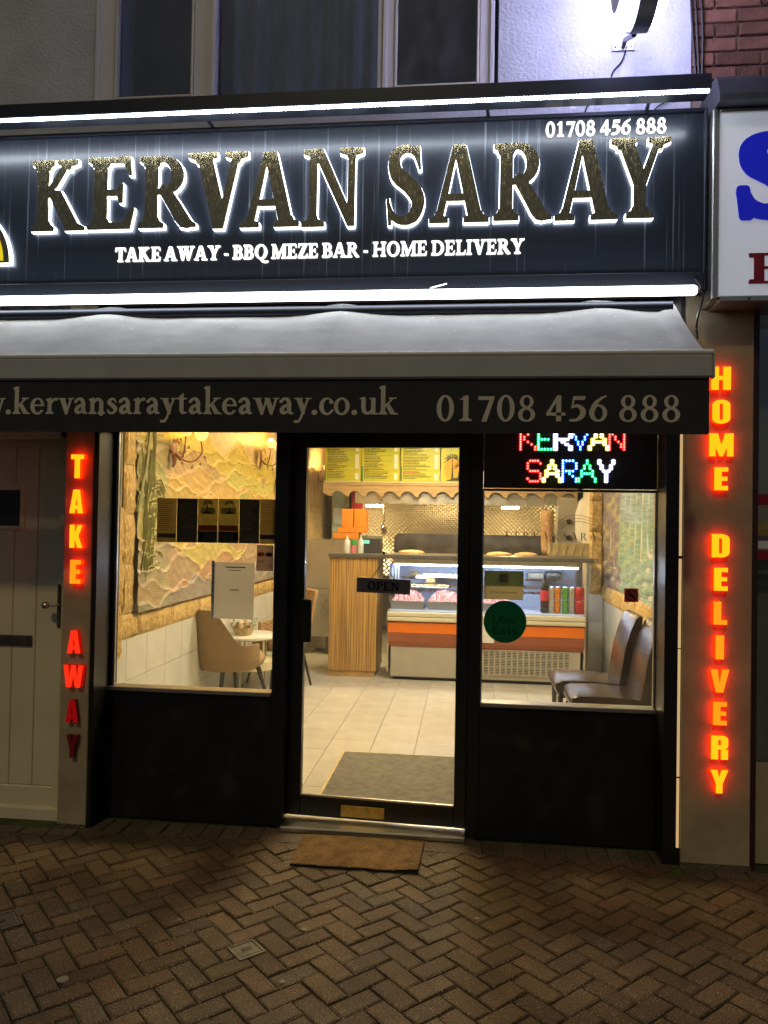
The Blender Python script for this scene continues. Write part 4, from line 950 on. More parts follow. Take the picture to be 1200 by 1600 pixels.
# carved stone border blocks
def block_mesh(a, h, k, d=.024):
    rr = random.Random(k); mb = MB(); nu, nv_ = 10, 6
    def f(u, v):
        e = min(u, 1-u, v, 1-v); t = d*(.35 if e < .01 else 1)+(0 if e < .01 else rr.uniform(-.009, .007))
        return (t, (u-.5)*a, (v-.5)*h)
    mb.grid(f, nu, nv_); return mb.mesh('stone_block', 'stone_block', smooth=25)
BK = [block_mesh(.296, .166, k) for k in range(6)]; BV = [block_mesh(.17, .326, 20+k) for k in range(5)]
for k in range(22): piece('stone_block', random.choice(BK), lw, (XL+.001, .95+.3*k, DADO+.085))
for j in range(6): piece('stone_block', random.choice(BV), lw, (XL+.001, .93, DADO+.17+.165+.33*j)); piece('stone_block', random.choice(BV), lw, (XL+.001, 8.1, DADO+.17+.165+.33*j))
for j in range(3): piece('stone_block', random.choice(BV), lw, (XL+.001, .77, DADO+.05+.33*j))
for k in range(15): piece('stone_block', random.choice(BK), rw, (XR-.001, .5+.3*k, DADO+.085), (0, 0, math.pi))

def paint(o, fn):
    me = o.data; ca = me.color_attributes.new('Col', 'FLOAT_COLOR', 'POINT'); off = WL[o.name]
    ca.data.foreach_set('color', [c for v in me.vertices for c in (*fn(v.co+off), 1.)])
# left mural: layered relief hills
def rid(k, s):
    base = (2.42, 2.31, 2.21, 2.13, 2.05, 1.97, 1.88, 1.79, 1.70, 1.60, 1.51, 1.42, 1.33, 1.24, 1.15)[k]
    r = base+.10*math.sin(s*(1.1+.13*k)+k*1.9)+.055*math.sin(s*(3.9-.15*k)+k*4.1)+.025*math.sin(s*(8.1+.3*k)+k*2.3)+.012*math.sin(s*21+k)
    if k < 2: r += .22*math.exp(-((s-1.75)/.42)**2)+.12*math.exp(-((s-3.35)/.3)**2)-.1
    return r
PAL = [(.56, .40, .10), (.46, .37, .12), (.54, .42, .14), (.44, .31, .16), (.48, .42, .16), (.52, .36, .16), (.48, .36, .15), (.40, .37, .15), (.50, .33, .19), (.46, .38, .16), (.42, .30, .19), (.50, .42, .19), (.38, .29, .2), (.42, .28, .18), (.30, .27, .23)]
def mural_h(s, z):
    h = .004
    for k in range(15):
        d = rid(k, s)-z
        if d > -.02: h += .0028 if d > 0 else 0; h += .011*math.exp(-(d/.009)**2)*(.6+.4*math.sin(s*4+k*2))+(.006*math.exp(-d/.06) if d > 0 else 0)
    return h+.0016*math.sin(s*31+z*17+3*math.sin(s*7))*math.sin(z*63+s*5+4*math.sin(z*5+s))
def mural_c(p):
    L = -1
    for k in range(15):
        if p.z < rid(k, p.y)+.004: L = k
    c = (.64, .47, .25) if L < 0 else PAL[L]
    c = tuple(max(.02, (sum(c)/3)+(x-sum(c)/3)*1.35) for x in c)
    if p.y < 1.55 and p.z < 2.5-(p.y-1.0)*.5: c = tuple(.55*a+.45*b for a, b in zip(c, (.3, .32, .18)))
    return c
m = MB(); NS = 260
m.grid(lambda u, v: (lambda s, z: (XL+mural_h(s, z), s, z))(1.02+(4.7-1.02)*u, DADO+.17+(CEIL-DADO-.17)*v), NS, 190)
mu = m.build('mural', 'mural_paint', lw, smooth=60); paint(mu, mural_c)
m = MB(); m.grid(lambda u, v: (lambda s, z: (XL+mural_h(s, z)+.012*math.sin(s*23+3*math.sin(z*3)), s, z))(4.7+(8.02-4.7)*u, DADO+.17+(CEIL-DADO-.17)*v), 90, 60)
mu2 = m.build('mural', 'mural_paint', lw, smooth=60); paint(mu2, lambda p: (.46, .34, .16) if p.z < 2.3 else (.6, .45, .25))
# moulded reeds on the mural
rr = random.Random(3)
def blade(mb, y, z, dy, dz, wdt, curl, x0=.03):
    P = []; n_ = 8
    for i in range(n_+1):
        t = i/n_; yy = y+dy*t+curl*t*t; zz = z+dz*t-abs(curl)*.9*t*t*t; ww = wdt*math.sin(math.pi*min(1, .12+t*.9))+.001
        nx, nz = dz-2*abs(curl)*t, -(dy+2*curl*t); ln_ = math.hypot(nx, nz) or 1
        P += [(XL+x0+.012*math.sin(math.pi*t), yy-nx/ln_*ww, zz-nz/ln_*ww), (XL+x0+.022*math.sin(math.pi*t)+.004, yy, zz), (XL+x0+.012*math.sin(math.pi*t), yy+nx/ln_*ww, zz+nz/ln_*ww)]
    mb.add(P, [(3*i+j, 3*i+j+1, 3*i+j+4, 3*i+j+3) for i in range(n_) for j in (0, 1)])
m1, m2 = MB(), MB()
for i in range(34):
    y0 = rr.uniform(1.06, 1.28); z0_ = rr.uniform(1.15, 2.0)
    blade(m1, y0, z0_, rr.uniform(-.05, .09), rr.uniform(.25, .55), rr.uniform(.003, .007), rr.uniform(-.04, .06))
for i in range(40):
    y0 = rr.uniform(1.15, 1.32); z0_ = rr.uniform(1.25, 1.95)
    blade(m2, y0, z0_, rr.uniform(.02, .1), rr.uniform(.05, .14), rr.uniform(.006, .01), rr.uniform(.06, .2))
tag(m1.build('reed_leaves', 'reed', lw, smooth=60), kind='stuff'); tag(m2.build('reed_plumes', 'reed_pale', lw, smooth=60), kind='stuff')
a_ = atx(214, 800, XL+.03); c_ = atx(237, 655, XL+.03)
MB().tube([a_, (a_+c_)/2+Vector((.01, .01, 0)), c_], [.016, .012, .008], 7).build('reed_stem', 'reed', lw, smooth=True)
# right mural: waterfall and lake
YP = 4.72
def rm_h(s, z):
    h = .012+.010*math.sin(z*9+s*4+3*math.sin(s*2))*math.sin(s*11+2*math.sin(z*5))
    if z > 1.5+.2*math.sin(s*1.3): h += .018*math.sin(s*26+2*math.sin(z*3))
    else: h += .008*math.sin(z*55+s*6+2*math.sin(s*4))
    return h
def rm_c(p):
    q = .5+.5*math.sin(p.y*31+p.z*7+3*math.sin(p.z*9)); k = .5+.5*math.sin(p.z*47+p.y*13)
    mixc = lambda a, b, t: tuple(x*(1-t)+y*t for x, y in zip(a, b))
    if p.y > 3.75 or (p.y > 3.3 and p.z > 1.9 and q > .5): return mixc((.20, .16, .18), (.42, .38, .17), q*k)
    if p.z > 1.72 and p.y < 1.9: return mixc((.22, .15, .09), (.48, .36, .1), q)
    if p.z > 2.25: return mixc((.42, .44, .2), (.55, .52, .28), k)
    if p.z > 1.72: return mixc((.34, .42, .42), (.24, .32, .26), q)
    return mixc((.16, .30, .23), (.42, .46, .24), .25+.6*k*q)
m = MB(); m.grid(lambda u, v: (lambda s, z: (XR-rm_h(s, z), s, z))(.3+(YP-.3)*u, DADO+.17+(CEIL-DADO-.17)*v), 150, 80)
mr_ = m.build('mural', 'mural_water', rw, smooth=60); paint(mr_, rm_c)
# stone pier at the end of the right wall
px0 = at(921, 850, YP).x
pr = thing('pier', 'stone faced pier with white tiles below at the end of the right wall', 'pier', ((px0+XR)/2, YP+.2, 0))
MB().box(px0+.001, XR, YP+.03, YP+.5, 0, CEIL).build('core', 'plaster', pr)
mb = MB().box(px0, XR-.002, YP+.012, YP+.0295, 0, .3); 
for j in range(3): MB().box(px0+.001, XR-.012, YP+.018, YP+.0296, .025+.302*j, .025+.3+.302*j, .002).build('wall_tile', 'wall_tile', pr)
for j in range(6):
    m = MB(); r2 = random.Random(90+j); z0_ = .935+.345*j; wd_ = XR-.01-px0
    m.grid(lambda u, v: (px0+wd_*u, YP+.02-(.0 if min(u, 1-u, v, 1-v) < .01 else .035+r2.uniform(-.008, .008)), z0_+.338*v), 6, 8); m.build('stone_block', 'stone_block', pr, smooth=25)

# ------------------------------------------------------------------ lamps
for i, (x, y) in enumerate(((-.55, 1.35), (-.3, 3.0), (-.5, 4.95))):
    t = thing('ceiling_light', ('square ceiling light nearest the shop window', 'square ceiling light over the middle of the shop floor', 'square ceiling light over the serving counter')[i], 'light', (x, y, CEIL-.06), 0, 'ceiling lights')
    MB().box(x-.3, x+.3, y-.3, y+.3, CEIL-.035, CEIL-.001, .004).build('housing', 'white_gloss', t); MB().box(x-.28, x+.28, y-.28, y+.28, CEIL-.045, CEIL-.036).build('diffuser', 'ceiling_lamp' if i != 1 else 'ceiling_lamp_cool', t)
def sconce(y, z, label):
    t = thing('wall_light', label, 'wall light', (XL, y, z), 0, 'leafy copper wall lights')
    f = lambda a, b, c_: (XL+.03+a, y+b, z+c_)
    m = MB(); m.grid(lambda u, v: f(.012+.02*math.sin(math.pi*u)*math.sin(math.pi*v), (.055*math.cos(2*math.pi*v))*math.sin(math.pi*u) if False else .05*math.sin(2*math.pi*v)*math.sin(math.pi*u), .11*math.cos(math.pi*u)), 10, 14)
    m.build('back_plate', 'copper', t, smooth=True)
    for s in (-1, 1):
        arm = [f(.03, 0, -.0), f(.08, .05*s, -.05), f(.13, .12*s, -.05), f(.17, .18*s, .02), f(.17, .16*s, .11)]
        A = MB().tube([Vector(p) for p in spl(arm, 5)], .006, 6).build('arm', 'copper', t, smooth=True)
        for k, (a, b, c_) in enumerate(((.08, .05, .01), (.12, .1, -.09), (.17, .24, -.02), (.09, .1, .06), (.05, .04, .1), (.15, .2, -.06))):
            o = Vector(f(a, b*s, c_)); MB().grid(lambda u, v: (o.x+.012*math.sin(math.pi*u), o.y+s*.05*(u-.5), o.z+.03*(u-.5)*(1 if k % 2 else -1)+(v-.5)*.034*math.sin(math.pi*u)), 6, 2).build('leaf', 'copper', A, smooth=True)
        c0 = f(.17, .16*s, .11)
        MB().lathe([(.012, 0), (.035, .012), (.05, .04), (.056, .07), (.05, .068), (.03, .02)], c0, 12).build('shade', 'shade', A, smooth=True)
        MB().lathe([(.004, .02), (.022, .035), (.028, .06), (.02, .085), (.004, .095)], c0, 10).build('bulb', 'bulb', A, smooth=True)
p = atx(262, 708, XL); sconce(p.y, p.z, 'leafy copper wall light nearest the window on the mural')
p = atx(400, 708, XL); sconce(p.y, p.z-.07, 'leafy copper wall light further along the mural by the mullion')
p = atx(492, 748, XL); sconce(p.y, p.z, 'leafy copper wall light seen through the door beside the menu boards')

# ------------------------------------------------------------------ seating at the left
def shell(t, m_in, m_out, ribs=0., hb=.93):
    th = .045; NU, NVV = 40, 12
    def prof(u):
        ph = (u*2-1)*R(118); a = abs(math.degrees(ph)); k = min(1, max(0, (a-38)/48)); k = k*k*(3-2*k)
        return ph, hb-(hb-.60)*k
    def outer(u, v):
        ph, top = prof(u); z = .40+(top-.40)*v; fl_ = 1+.16*v; sh = .86+.14*min(1, v*4)
        return (math.sin(ph)*.30*fl_*sh, -math.cos(ph)*.27*fl_*sh-.05*v, z-.03*(1-min(1, v*4)))
    def inner(u, v):
        ph, top = prof(u); z = .46+(top-.01-.46)*v; fl_ = 1+.16*v; q = th-(ribs*abs(math.sin((u*26+v*7)*1.6)) if ribs else 0)-(ribs*abs(math.sin((u*26-v*7)*1.6)) if ribs else 0)
        return (math.sin(ph)*(.30*fl_-q), -math.cos(ph)*(.27*fl_-q)-.05*v, z)
    s = MB().grid(outer, NU, NVV); s.build('backrest', m_out, t, smooth=60, world=False)
    s = MB().grid(inner, NU*2, NVV*2); s.build('back_padding', m_in, t, smooth=60, world=False)
    s = MB().grid(lambda u, v: tuple(Vector(outer(u, 1))*(1-v)+Vector(inner(u, 1))*v+Vector((0, 0, .008*math.sin(math.pi*v)))), NU, 3)
    s.build('piping', m_out, t, smooth=60, world=False)
    for sd in (0, 1):
        MB().grid(lambda u, v: tuple(Vector(outer(sd, u))*(1-v)+Vector(inner(sd, u))*v), 6, 1).build('arm_end', m_out, t, world=False)
    st_ = MB().lathe([(.0, .36), (.22, .36), (.27, .40), (.285, .44), (.26, .485), (.0, .50)], (0, .02, 0), 28); st_.build('seat', m_in, t, smooth=60, world=False)
    for sx in (-1, 1):
        for sy in (-1, 1): MB().tube([(sx*.17, .02+sy*.16, .37), (sx*.235, .02+sy*.235, 0)], [.019, .011], 8).build('leg', 'dark_leg', t, world=False)
pA = at(352, 1050, 2.62); tA = thing('tub_chair', 'plain taupe tub chair with its back turned to the left window', 'chair', (pA.x+.01, 2.62, .022), R(-40)); shell(tA, 'taupe', 'taupe', hb=.90)
tA.scale = (1.12, 1.12, 1.0)
pB = at(432, 1000, 3.75); tB = thing('tub_chair', 'quilted tan tub chair behind the flower basket by the mullion', 'chair', (pB.x+.05, 3.75, .022), R(135)); shell(tB, 'tan_quilt', 'tan_quilt', .007, .95)
pT = at(388, 1015, 3.25)
tt = thing('coffee_table', 'low round white table on thin cream legs between the tub chairs', 'table', (pT.x, 3.25, .022))
MB().lathe([(.0, .535), (.27, .535), (.285, .545), (.285, .562), (.27, .57), (0, .57)], (0, 0, 0), 36).build('tabletop', 'white_gloss', tt, smooth=40, world=False)
MB().lathe([(.255, .25), (.265, .25), (.265, .33), (.255, .33)], (0, 0, 0), 36).build('ring_shelf', 'cream_paint', tt, smooth=40, world=False)
for k in range(7): q = k*2*math.pi/7+.2; MB().tube([(.25*math.cos(q), .25*math.sin(q), .53), (.24*math.cos(q), .24*math.sin(q), 0)], .011, 7).build('leg', 'cream_paint', tt, world=False)
fb = thing('flower_basket', 'small wicker basket of cream roses standing on the round table', 'flower basket', (pT.x-.03, 3.17, .593))
MB().lathe([(.0, .0), (.075, 0), (.10, .05), (.105, .07), (.092, .068), (.0, .05)], (0, 0, 0), 22).build('basket', 'wicker', fb, smooth=40, world=False)
MB().tube([(.1*math.cos(q), 0, .06+.17*math.sin(q)) for q in np.linspace(0, math.pi, 16)], .009, 7).build('handle', 'white_gloss', fb, smooth=True, world=False)
for k in range(8):
    q = k*2.4; r_ = .035+.05*(k % 3)/2; c0 = (r_*math.cos(q), r_*math.sin(q), .085+.03*(k % 2))
    m = MB()
    for s_ in range(4): m.lathe([(.006+.006*s_, -.012), (.016+.007*s_, .0-.003*s_), (.012+.008*s_, .018-.006*s_)], (c0[0]+.002*s_, c0[1], c0[2]), 9)
    m.build('rose', 'rose', fb, smooth=60, world=False)
for k in range(12):
    q = k*1.7; r_ = .08+.02*(k % 2); o = Vector((r_*math.cos(q), r_*math.sin(q), .08+.03*(k % 3)))
    MB().grid(lambda u, v: tuple(o+Vector((math.cos(q)*.05*u, math.sin(q)*.05*u, .02*math.sin(math.pi*u)))+Vector((-math.sin(q), math.cos(q), .2))*(v-.5)*.035*math.sin(math.pi*(u*.9+.05))), 5, 2).build('leaf', 'leaf', fb, smooth=60, world=False)

# ------------------------------------------------------------------ two leather chairs at the right
def leather_chair(pxs, Y, label):
    xb = at(pxs, 1080, Y).x; t = thing('leather_chair', label, 'chair', (xb, Y, .022), 0, 'brown leather chairs')
    W = .23
    m = MB(); prof = [(-.50, .40), (-.515, .44), (-.505, .475), (-.46, .495), (-.25, .50), (-.05, .485), (-.02, .44), (-.05, .40)]
    def sw(pr_, wid, nm, rnd=.02):
        mb = MB(); n_ = len(pr_); cx_ = sum(p[0] for p in pr_)/n_; cz_ = sum(p[1] for p in pr_)/n_; vs = []
        ys = [(-wid, .90), (-wid+rnd, 1), (wid-rnd, 1), (wid, .90)]
        for y_, s_ in ys: vs += [(cx_+(p[0]-cx_)*(s_ if abs(p[0]-cx_) < .1 else 1-(1-s_)*.25), y_, cz_+(p[1]-cz_)*(s_ if abs(p[1]-cz_) < .1 else 1-(1-s_)*.25)) for p in pr_]
        fs = [(k*n_+i, k*n_+(i+1) % n_, (k+1)*n_+(i+1) % n_, (k+1)*n_+i) for k in range(3) for i in range(n_)]+[tuple(range(n_)), tuple(3*n_+i for i in range(n_))]
        mb.add(vs, fs); return mb.build(nm, 'leather', t, smooth=50, world=False)
    sw(prof, W, 'seat', .025)
    front = [(-.055, .44), (-.035, .60), (-.01, .75), (.03, .88), (.075, .975)]; back = [(.125, .985), (.115, .88), (.085, .75), (.06, .60), (.045, .42)]
    sw(front+[(.1, .995)]+back, W, 'backrest', .025)
    MB().box(-.48, .02, -W+.02, W-.02, .36, .402, .004).build('seat_rail', 'dark_leg', t, world=False)
    for sx, tx_ in ((-.47, -.47), (.0, .07)):
        for sy in (-1, 1): MB().tube([(sx, sy*(W-.04), .37), (tx_, sy*(W-.035), 0)], [.02, .014], 4).build('leg', 'dark_leg', t, world=False)
leather_chair(1001, 1.62, 'dark brown leather chair nearest the right window')
leather_chair(968, 2.14, 'dark brown leather chair standing second from the right window')

# ------------------------------------------------------------------ counter, cold display and kitchen
CY = 4.25
wc = thing('wooden_counter', 'zebra grained wooden counter end under a dark stone top', 'counter', (-1.22, CY+.3, .02))
xa, xb = at(514, 960, CY).x, at(588, 960, CY).x; zt_ = at(555, 871.5, CY).z
MB().box(xa, xb, CY, CY+.62, .085, zt_-.001).build('cabinet', 'wood', wc); MB().box(xa+.003, xb-.012, CY+.012, CY+.6, .02, .0845).build('plinth', 'wood_plinth', wc)
MB().box(xa-.012, at(921, 870, CY+.3).x, CY+.02-.05, CY+.64, zt_, zt_+.045, .006).build('worktop', 'granite', wc)
ZT = zt_+.046
FX0, FX1 = at(606, 1000, 4.15).x, at(917, 1000, 4.15).x; FYF = 4.13
fz = lambda py: at(700, py, FYF).z
fr = thing('cold_display', 'glass fronted cold display counter with orange panel and cream rails', 'display counter', ((FX0+FX1)/2, FYF+.35, .02))
MB().box(FX0+.03, FX1-.06, FYF+.05, FYF+.6, .06, fz(1014)).build('base_panel', 'panel_grey', fr)
MB().box(FX0+.05, FX1-.08, FYF+.10, FYF+.6, .021, .0595).build('plinth', 'vent_dark', fr)
vx0, vx1 = at(737, 1035, FYF+.05).x, at(890, 1035, FYF+.05).x; va, vb = at(800, 1055, FYF+.05).z, at(800, 1017, FYF+.05).z
gv = MB().box(vx0, vx1, FYF+.046, FYF+.0495, va, vb).build('vent_grille', 'vent_dark', fr)
nc = 17
m = MB()
for r_ in range(4): z_ = va+(vb-va)*r_/3; m.box(vx0-.004, vx1+.004, FYF+.036, FYF+.0455, z_-.006, z_+.006)
for c_ in range(nc+1): x = vx0+(vx1-vx0)*c_/nc; m.box(x-.009, x+.009, FYF+.037, FYF+.0458, va, vb)
m.build('grille_bars', 'panel_grey', gv)
m = MB()
for r_ in range(3):
    for k in range(1, 5): z_ = va+(vb-va)*(r_+k/5)/3; m.box(vx0, vx1, FYF+.04, FYF+.0457, z_-.0035, z_+.0035)
m.build('grille_slats', 'panel_grey', gv)
MB().prism([(0., fz(991)), (-.012, fz(975)), (.02, fz(973.5)), (.3, fz(973.5)), (.3, fz(991))], lambda a, b, d: Vector((d, FYF+a, b)), FX0, FX1-.03).build('orange_panel', 'orange_panel', fr)
MB().prism([(.0, fz(991.5)), (.02, fz(1005)), (.05, fz(1013.5)), (.3, fz(1013.5)), (.3, fz(991.5))], lambda a, b, d: Vector((d, FYF+a, b)), FX0, FX1-.03).build('kick_panel', 'orange_dark', fr)
MB().box(FX0-.01, FX1-.02, FYF-.035, FYF+.06, fz(972.5), fz(966), .008).box(FX0-.01, FX1-.02, FYF-.03, FYF+.06, fz(965.4), fz(958), .008).build('bumper_rail', 'rail_cream', fr)
zd = fz(957)+.005
MB().box(FX0, FX1-.03, FYF+.02, FYF+.8, zd-.06, zd).build('deck', 'fridge_inner', fr)
MB().box(FX0, FX1-.03, FYF+.72, FYF+.8, zd, zt_-.03).build('inner_back', 'fridge_inner', fr)
for z_ in (zd+.16, zd+.22, zd+.30): MB().box(FX0+.02, FX1-.05, FYF+.70, FYF+.719, z_, z_+.018).build('back_rib', 'steel', fr)
gt = fz(883)
MB().grid(lambda u, v: (FX0+.015+(FX1-.05-FX0)*u, FYF-.01+.20*(1-math.cos(v*math.pi/2))*.9+.02*v, zd+.003+(gt-zd)*math.sin(v*math.pi/2)*.55+(gt-zd)*v*.45), 1, 12).build('curved_glass', 'fridge_glass', fr, smooth=80)
MB().box(FX0+.02, FX1-.05, FYF+.16, FYF+.26, gt-.004, gt+.03, .006).box(FX0+.02, FX1-.05, FYF+.14, FYF+.25, gt+.031, fz(874), .006).build('top_rail', 'rail_cream', fr)
MB().box(FX0+.04, FX1-.07, FYF+.2, FYF+.225, gt-.022, gt-.006).build('glow_strip', 'fridge_led', fr)
sh = fz(921); MB().box(FX0+.03, FX1-.05, FYF+.33, FYF+.7, sh, sh+.012).build('shelf', 'fridge_glass', fr)
MB().box(FX0+.03, FX1-.05, FYF+.318, FYF+.329, sh-.004, sh+.016).build('shelf_edge', 'steel', fr)
for x in (FX0+.005, FX1-.032): MB().prism([(-.02, zd-.3), (-.02, zd), (.06, zd+.3), (.2, gt+.02), (.8, gt+.02), (.8, zd-.3)], lambda a, b, d: Vector((d, FYF+a, b)), x-.006, x+.006).build('end_glass', 'fridge_glass', fr)
for x in (FX0-.002, FX1-.02): MB().box(x-.01, x+.008, FYF+.03, FYF+.8, .1, zd-.002, .004).build('end_panel', 'panel_grey', fr)
cd1 = at(753, 995, FYF-.02); tag(MB().box(at(715, 990, FYF-.02).x, at(772, 990, FYF-.02).x, FYF-.022, FYF-.0185, fz(1002), fz(968)).build('price_card', 'white_gloss'), 'white printed card stuck to the orange panel of the cold display', 'card')
sans('& M', Vector((at(743, 995, FYF).x, FYF-.0225, fz(996))), .035, .14, (0, -1, 0), 'ink', bpy.data.objects['price_card'], 'lettering')
# trays of meat, skewers
def tray(px0_, px1_, label):
    x0, x1 = at(px0_, 950, FYF+.25).x, at(px1_, 950, FYF+.25).x; t = thing('meat_tray', label, 'food tray', ((x0+x1)/2, FYF+.3, zd), 0, 'trays of raw meat')
    MB().prism([(x0+.015, zd+.002), (x1-.015, zd+.002), (x1, zd+.085), (x0, zd+.085)], lambda a, b, d: Vector((a, d, b)), FYF+.14, FYF+.5).build('tray', 'tray', t)
    rr_ = random.Random(px0_)
    hh = [[rr_.uniform(0, .06) for _ in range(30)] for _ in range(20)]
    MB().grid(lambda u, v: (x0+.01+(x1-x0-.02)*u, FYF+.15+.34*v, zd+.088+(hh[int(v*19)][int(u*29)]+.07*math.sin(math.pi*v)*math.sin(math.pi*u))*min(1, 8*min(u, 1-u, v, 1-v)+.05)), 29, 19).build('meat', 'meat', t, smooth=70)
tray(611, 664, 'low steel tray of raw meat at the left end of the cold display'); tray(668, 722, 'fuller steel tray of meat skewers in the middle of the cold display'); tray(752, 800, 'steel tray of meat behind the green window sticker')
def lathe_thing(name, label, cat, c0, parts, group=None):
    t = thing(name, label, cat, c0, 0, group)
    for nm, prof_, mm in parts: MB().lathe(prof_, (0, 0, 0), 16).build(nm, mm, t, smooth=40, world=False)
    return t
def px_at(px, Y, z): return (at(px, 950, Y).x, Y, z)
lathe_thing('cola_bottle', 'dark plastic soft drink bottle with a red label beside the cans', 'bottle', px_at(851, FYF+.2, zd),
            [('bottle', [(.0, 0), (.04, 0), (.046, .02), (.046, .12), (.043, .2), (.045, .25), (.03, .32), (.014, .36), (.014, .375)], 'cola'), ('label', [(.0468, .13), (.0472, .132), (.0472, .235), (.0465, .237)], 'cola_label'), ('cap', [(.0, .374), (.017, .376), (.017, .4), (0, .402)], 'visa_blue')])
for px, mm, lb in ((861.5, 'can_silver', 'silver can left of the orange can in the cold display'), (871, 'can_orange', 'orange drinks can in the cold display'), (883, 'can_green', 'green drinks can in the cold display'), (893.5, 'can_silver', 'silver can between the green and red cans'), (905.5, 'can_red', 'red drinks can at the right end of the row')):
    c0 = px_at(px, FYF+.19, zd); r_ = .034 if mm != 'can_red' else .05
    for lev_ in (0, 1):
        lathe_thing('drinks_can', ('upper ' if lev_ else 'lower ')+lb, 'can', (c0[0], c0[1], zd+.14*lev_), [('body', [(.0, 0), (r_*.8, 0), (r_, .012), (r_, .118), (r_*.84, .134)], mm), ('lid', [(r_*.84, .1335), (r_*.82, .137), (r_*.7, .133), (0, .133)], 'can_top')], 'drinks cans')
# things on and behind the counter
for px, lb in ((542, 'white pump bottle on the counter, left of the pair'), (563.5, 'white pump bottle on the counter, right of the pair')):
    c0 = at(px, 860, CY+.12); lathe_thing('pump_bottle', lb, 'bottle', (c0.x, CY+.12, ZT), [('body', [(0, 0), (.032, 0), (.033, .01), (.033, .12), (.02, .15), (.012, .16)], 'bottle_white'), ('nozzle', [(.012, .158), (.012, .175), (.006, .178), (.006, .2), (0, .201)], 'bottle_white')], 'pump bottles')
c0 = at(552.5, 860, CY+.1); lathe_thing('jar', 'small pink jar with a green lid between the pump bottles', 'jar', (c0.x, CY+.1, ZT), [('body', [(0, 0), (.03, 0), (.03, .09), (.02, .095)], 'bottle_pink'), ('lid', [(.033, .093), (.033, .14), (0, .142)], 'bottle_green')])
c0 = at(582, 860, CY+.25)
tl = thing('card_till', 'dark till with a small lit green display on the counter', 'till', (c0.x, CY+.25, ZT))
MB().prism([(-.12, 0), (-.1, .16), (.1, .19), (.12, 0)], lambda a, b, d: Vector((d, a, b)), -.13, .1).build('body', 'till', tl, world=False)
MB().box(-.10, -.02, -.128, -.116, .105, .145).build('display', 'till_screen', tl, world=False)
sx0, sx1 = at(472, 900, 5.6).x, at(577, 900, 5.6).x; szt = at(500, 843, 5.6).z
sb = thing('steel_work_table', 'closed steel cabinet on short legs beside the wooden counter', 'cabinet', ((sx0+sx1)/2, 5.85, .02))
MB().box(sx0, sx1, 5.6, 6.2, .24, szt, .006).build('body', 'steel_sheet', sb); MB().box(sx0+.0, sx1, 5.594, 5.599, (szt+.24)/2-.004, (szt+.24)/2).build('seam', 'steel_dark', sb)
for x in (sx0+.03, sx0+.33, sx1-.04):
    MB().box(x-.02, x+.02, 5.62, 5.66, .021, .2395).build('leg', 'steel_dark', sb)
for i, (l_, t_, r_, b_) in enumerate(((534, 795, 552, 824), (553, 795, 571, 824), (527, 824, 571, 832), (520, 832.5, 560, 841.5))):
    Yb = 5.7; a, c_ = at(l_, b_, Yb), at(r_, t_, Yb)
    t = thing('takeaway_box', ('upright orange takeaway carton, left of the two standing', 'upright orange takeaway carton, right of the two standing', 'flat orange carton under the two standing ones', 'flat orange carton lowest on the steel cabinet')[i], 'box', ((a.x+c_.x)/2, Yb+.15, a.z), 0, 'orange takeaway boxes')
    MB().box(a.x, c_.x, Yb, Yb+.3, a.z+.0005, c_.z-.004, .003).build('carton', 'box_orange', t); MB().box(a.x+.004, c_.x-.004, Yb+.01, Yb+.29, c_.z-.004, c_.z, .001).build('lid_flap', 'orange_dark', t)
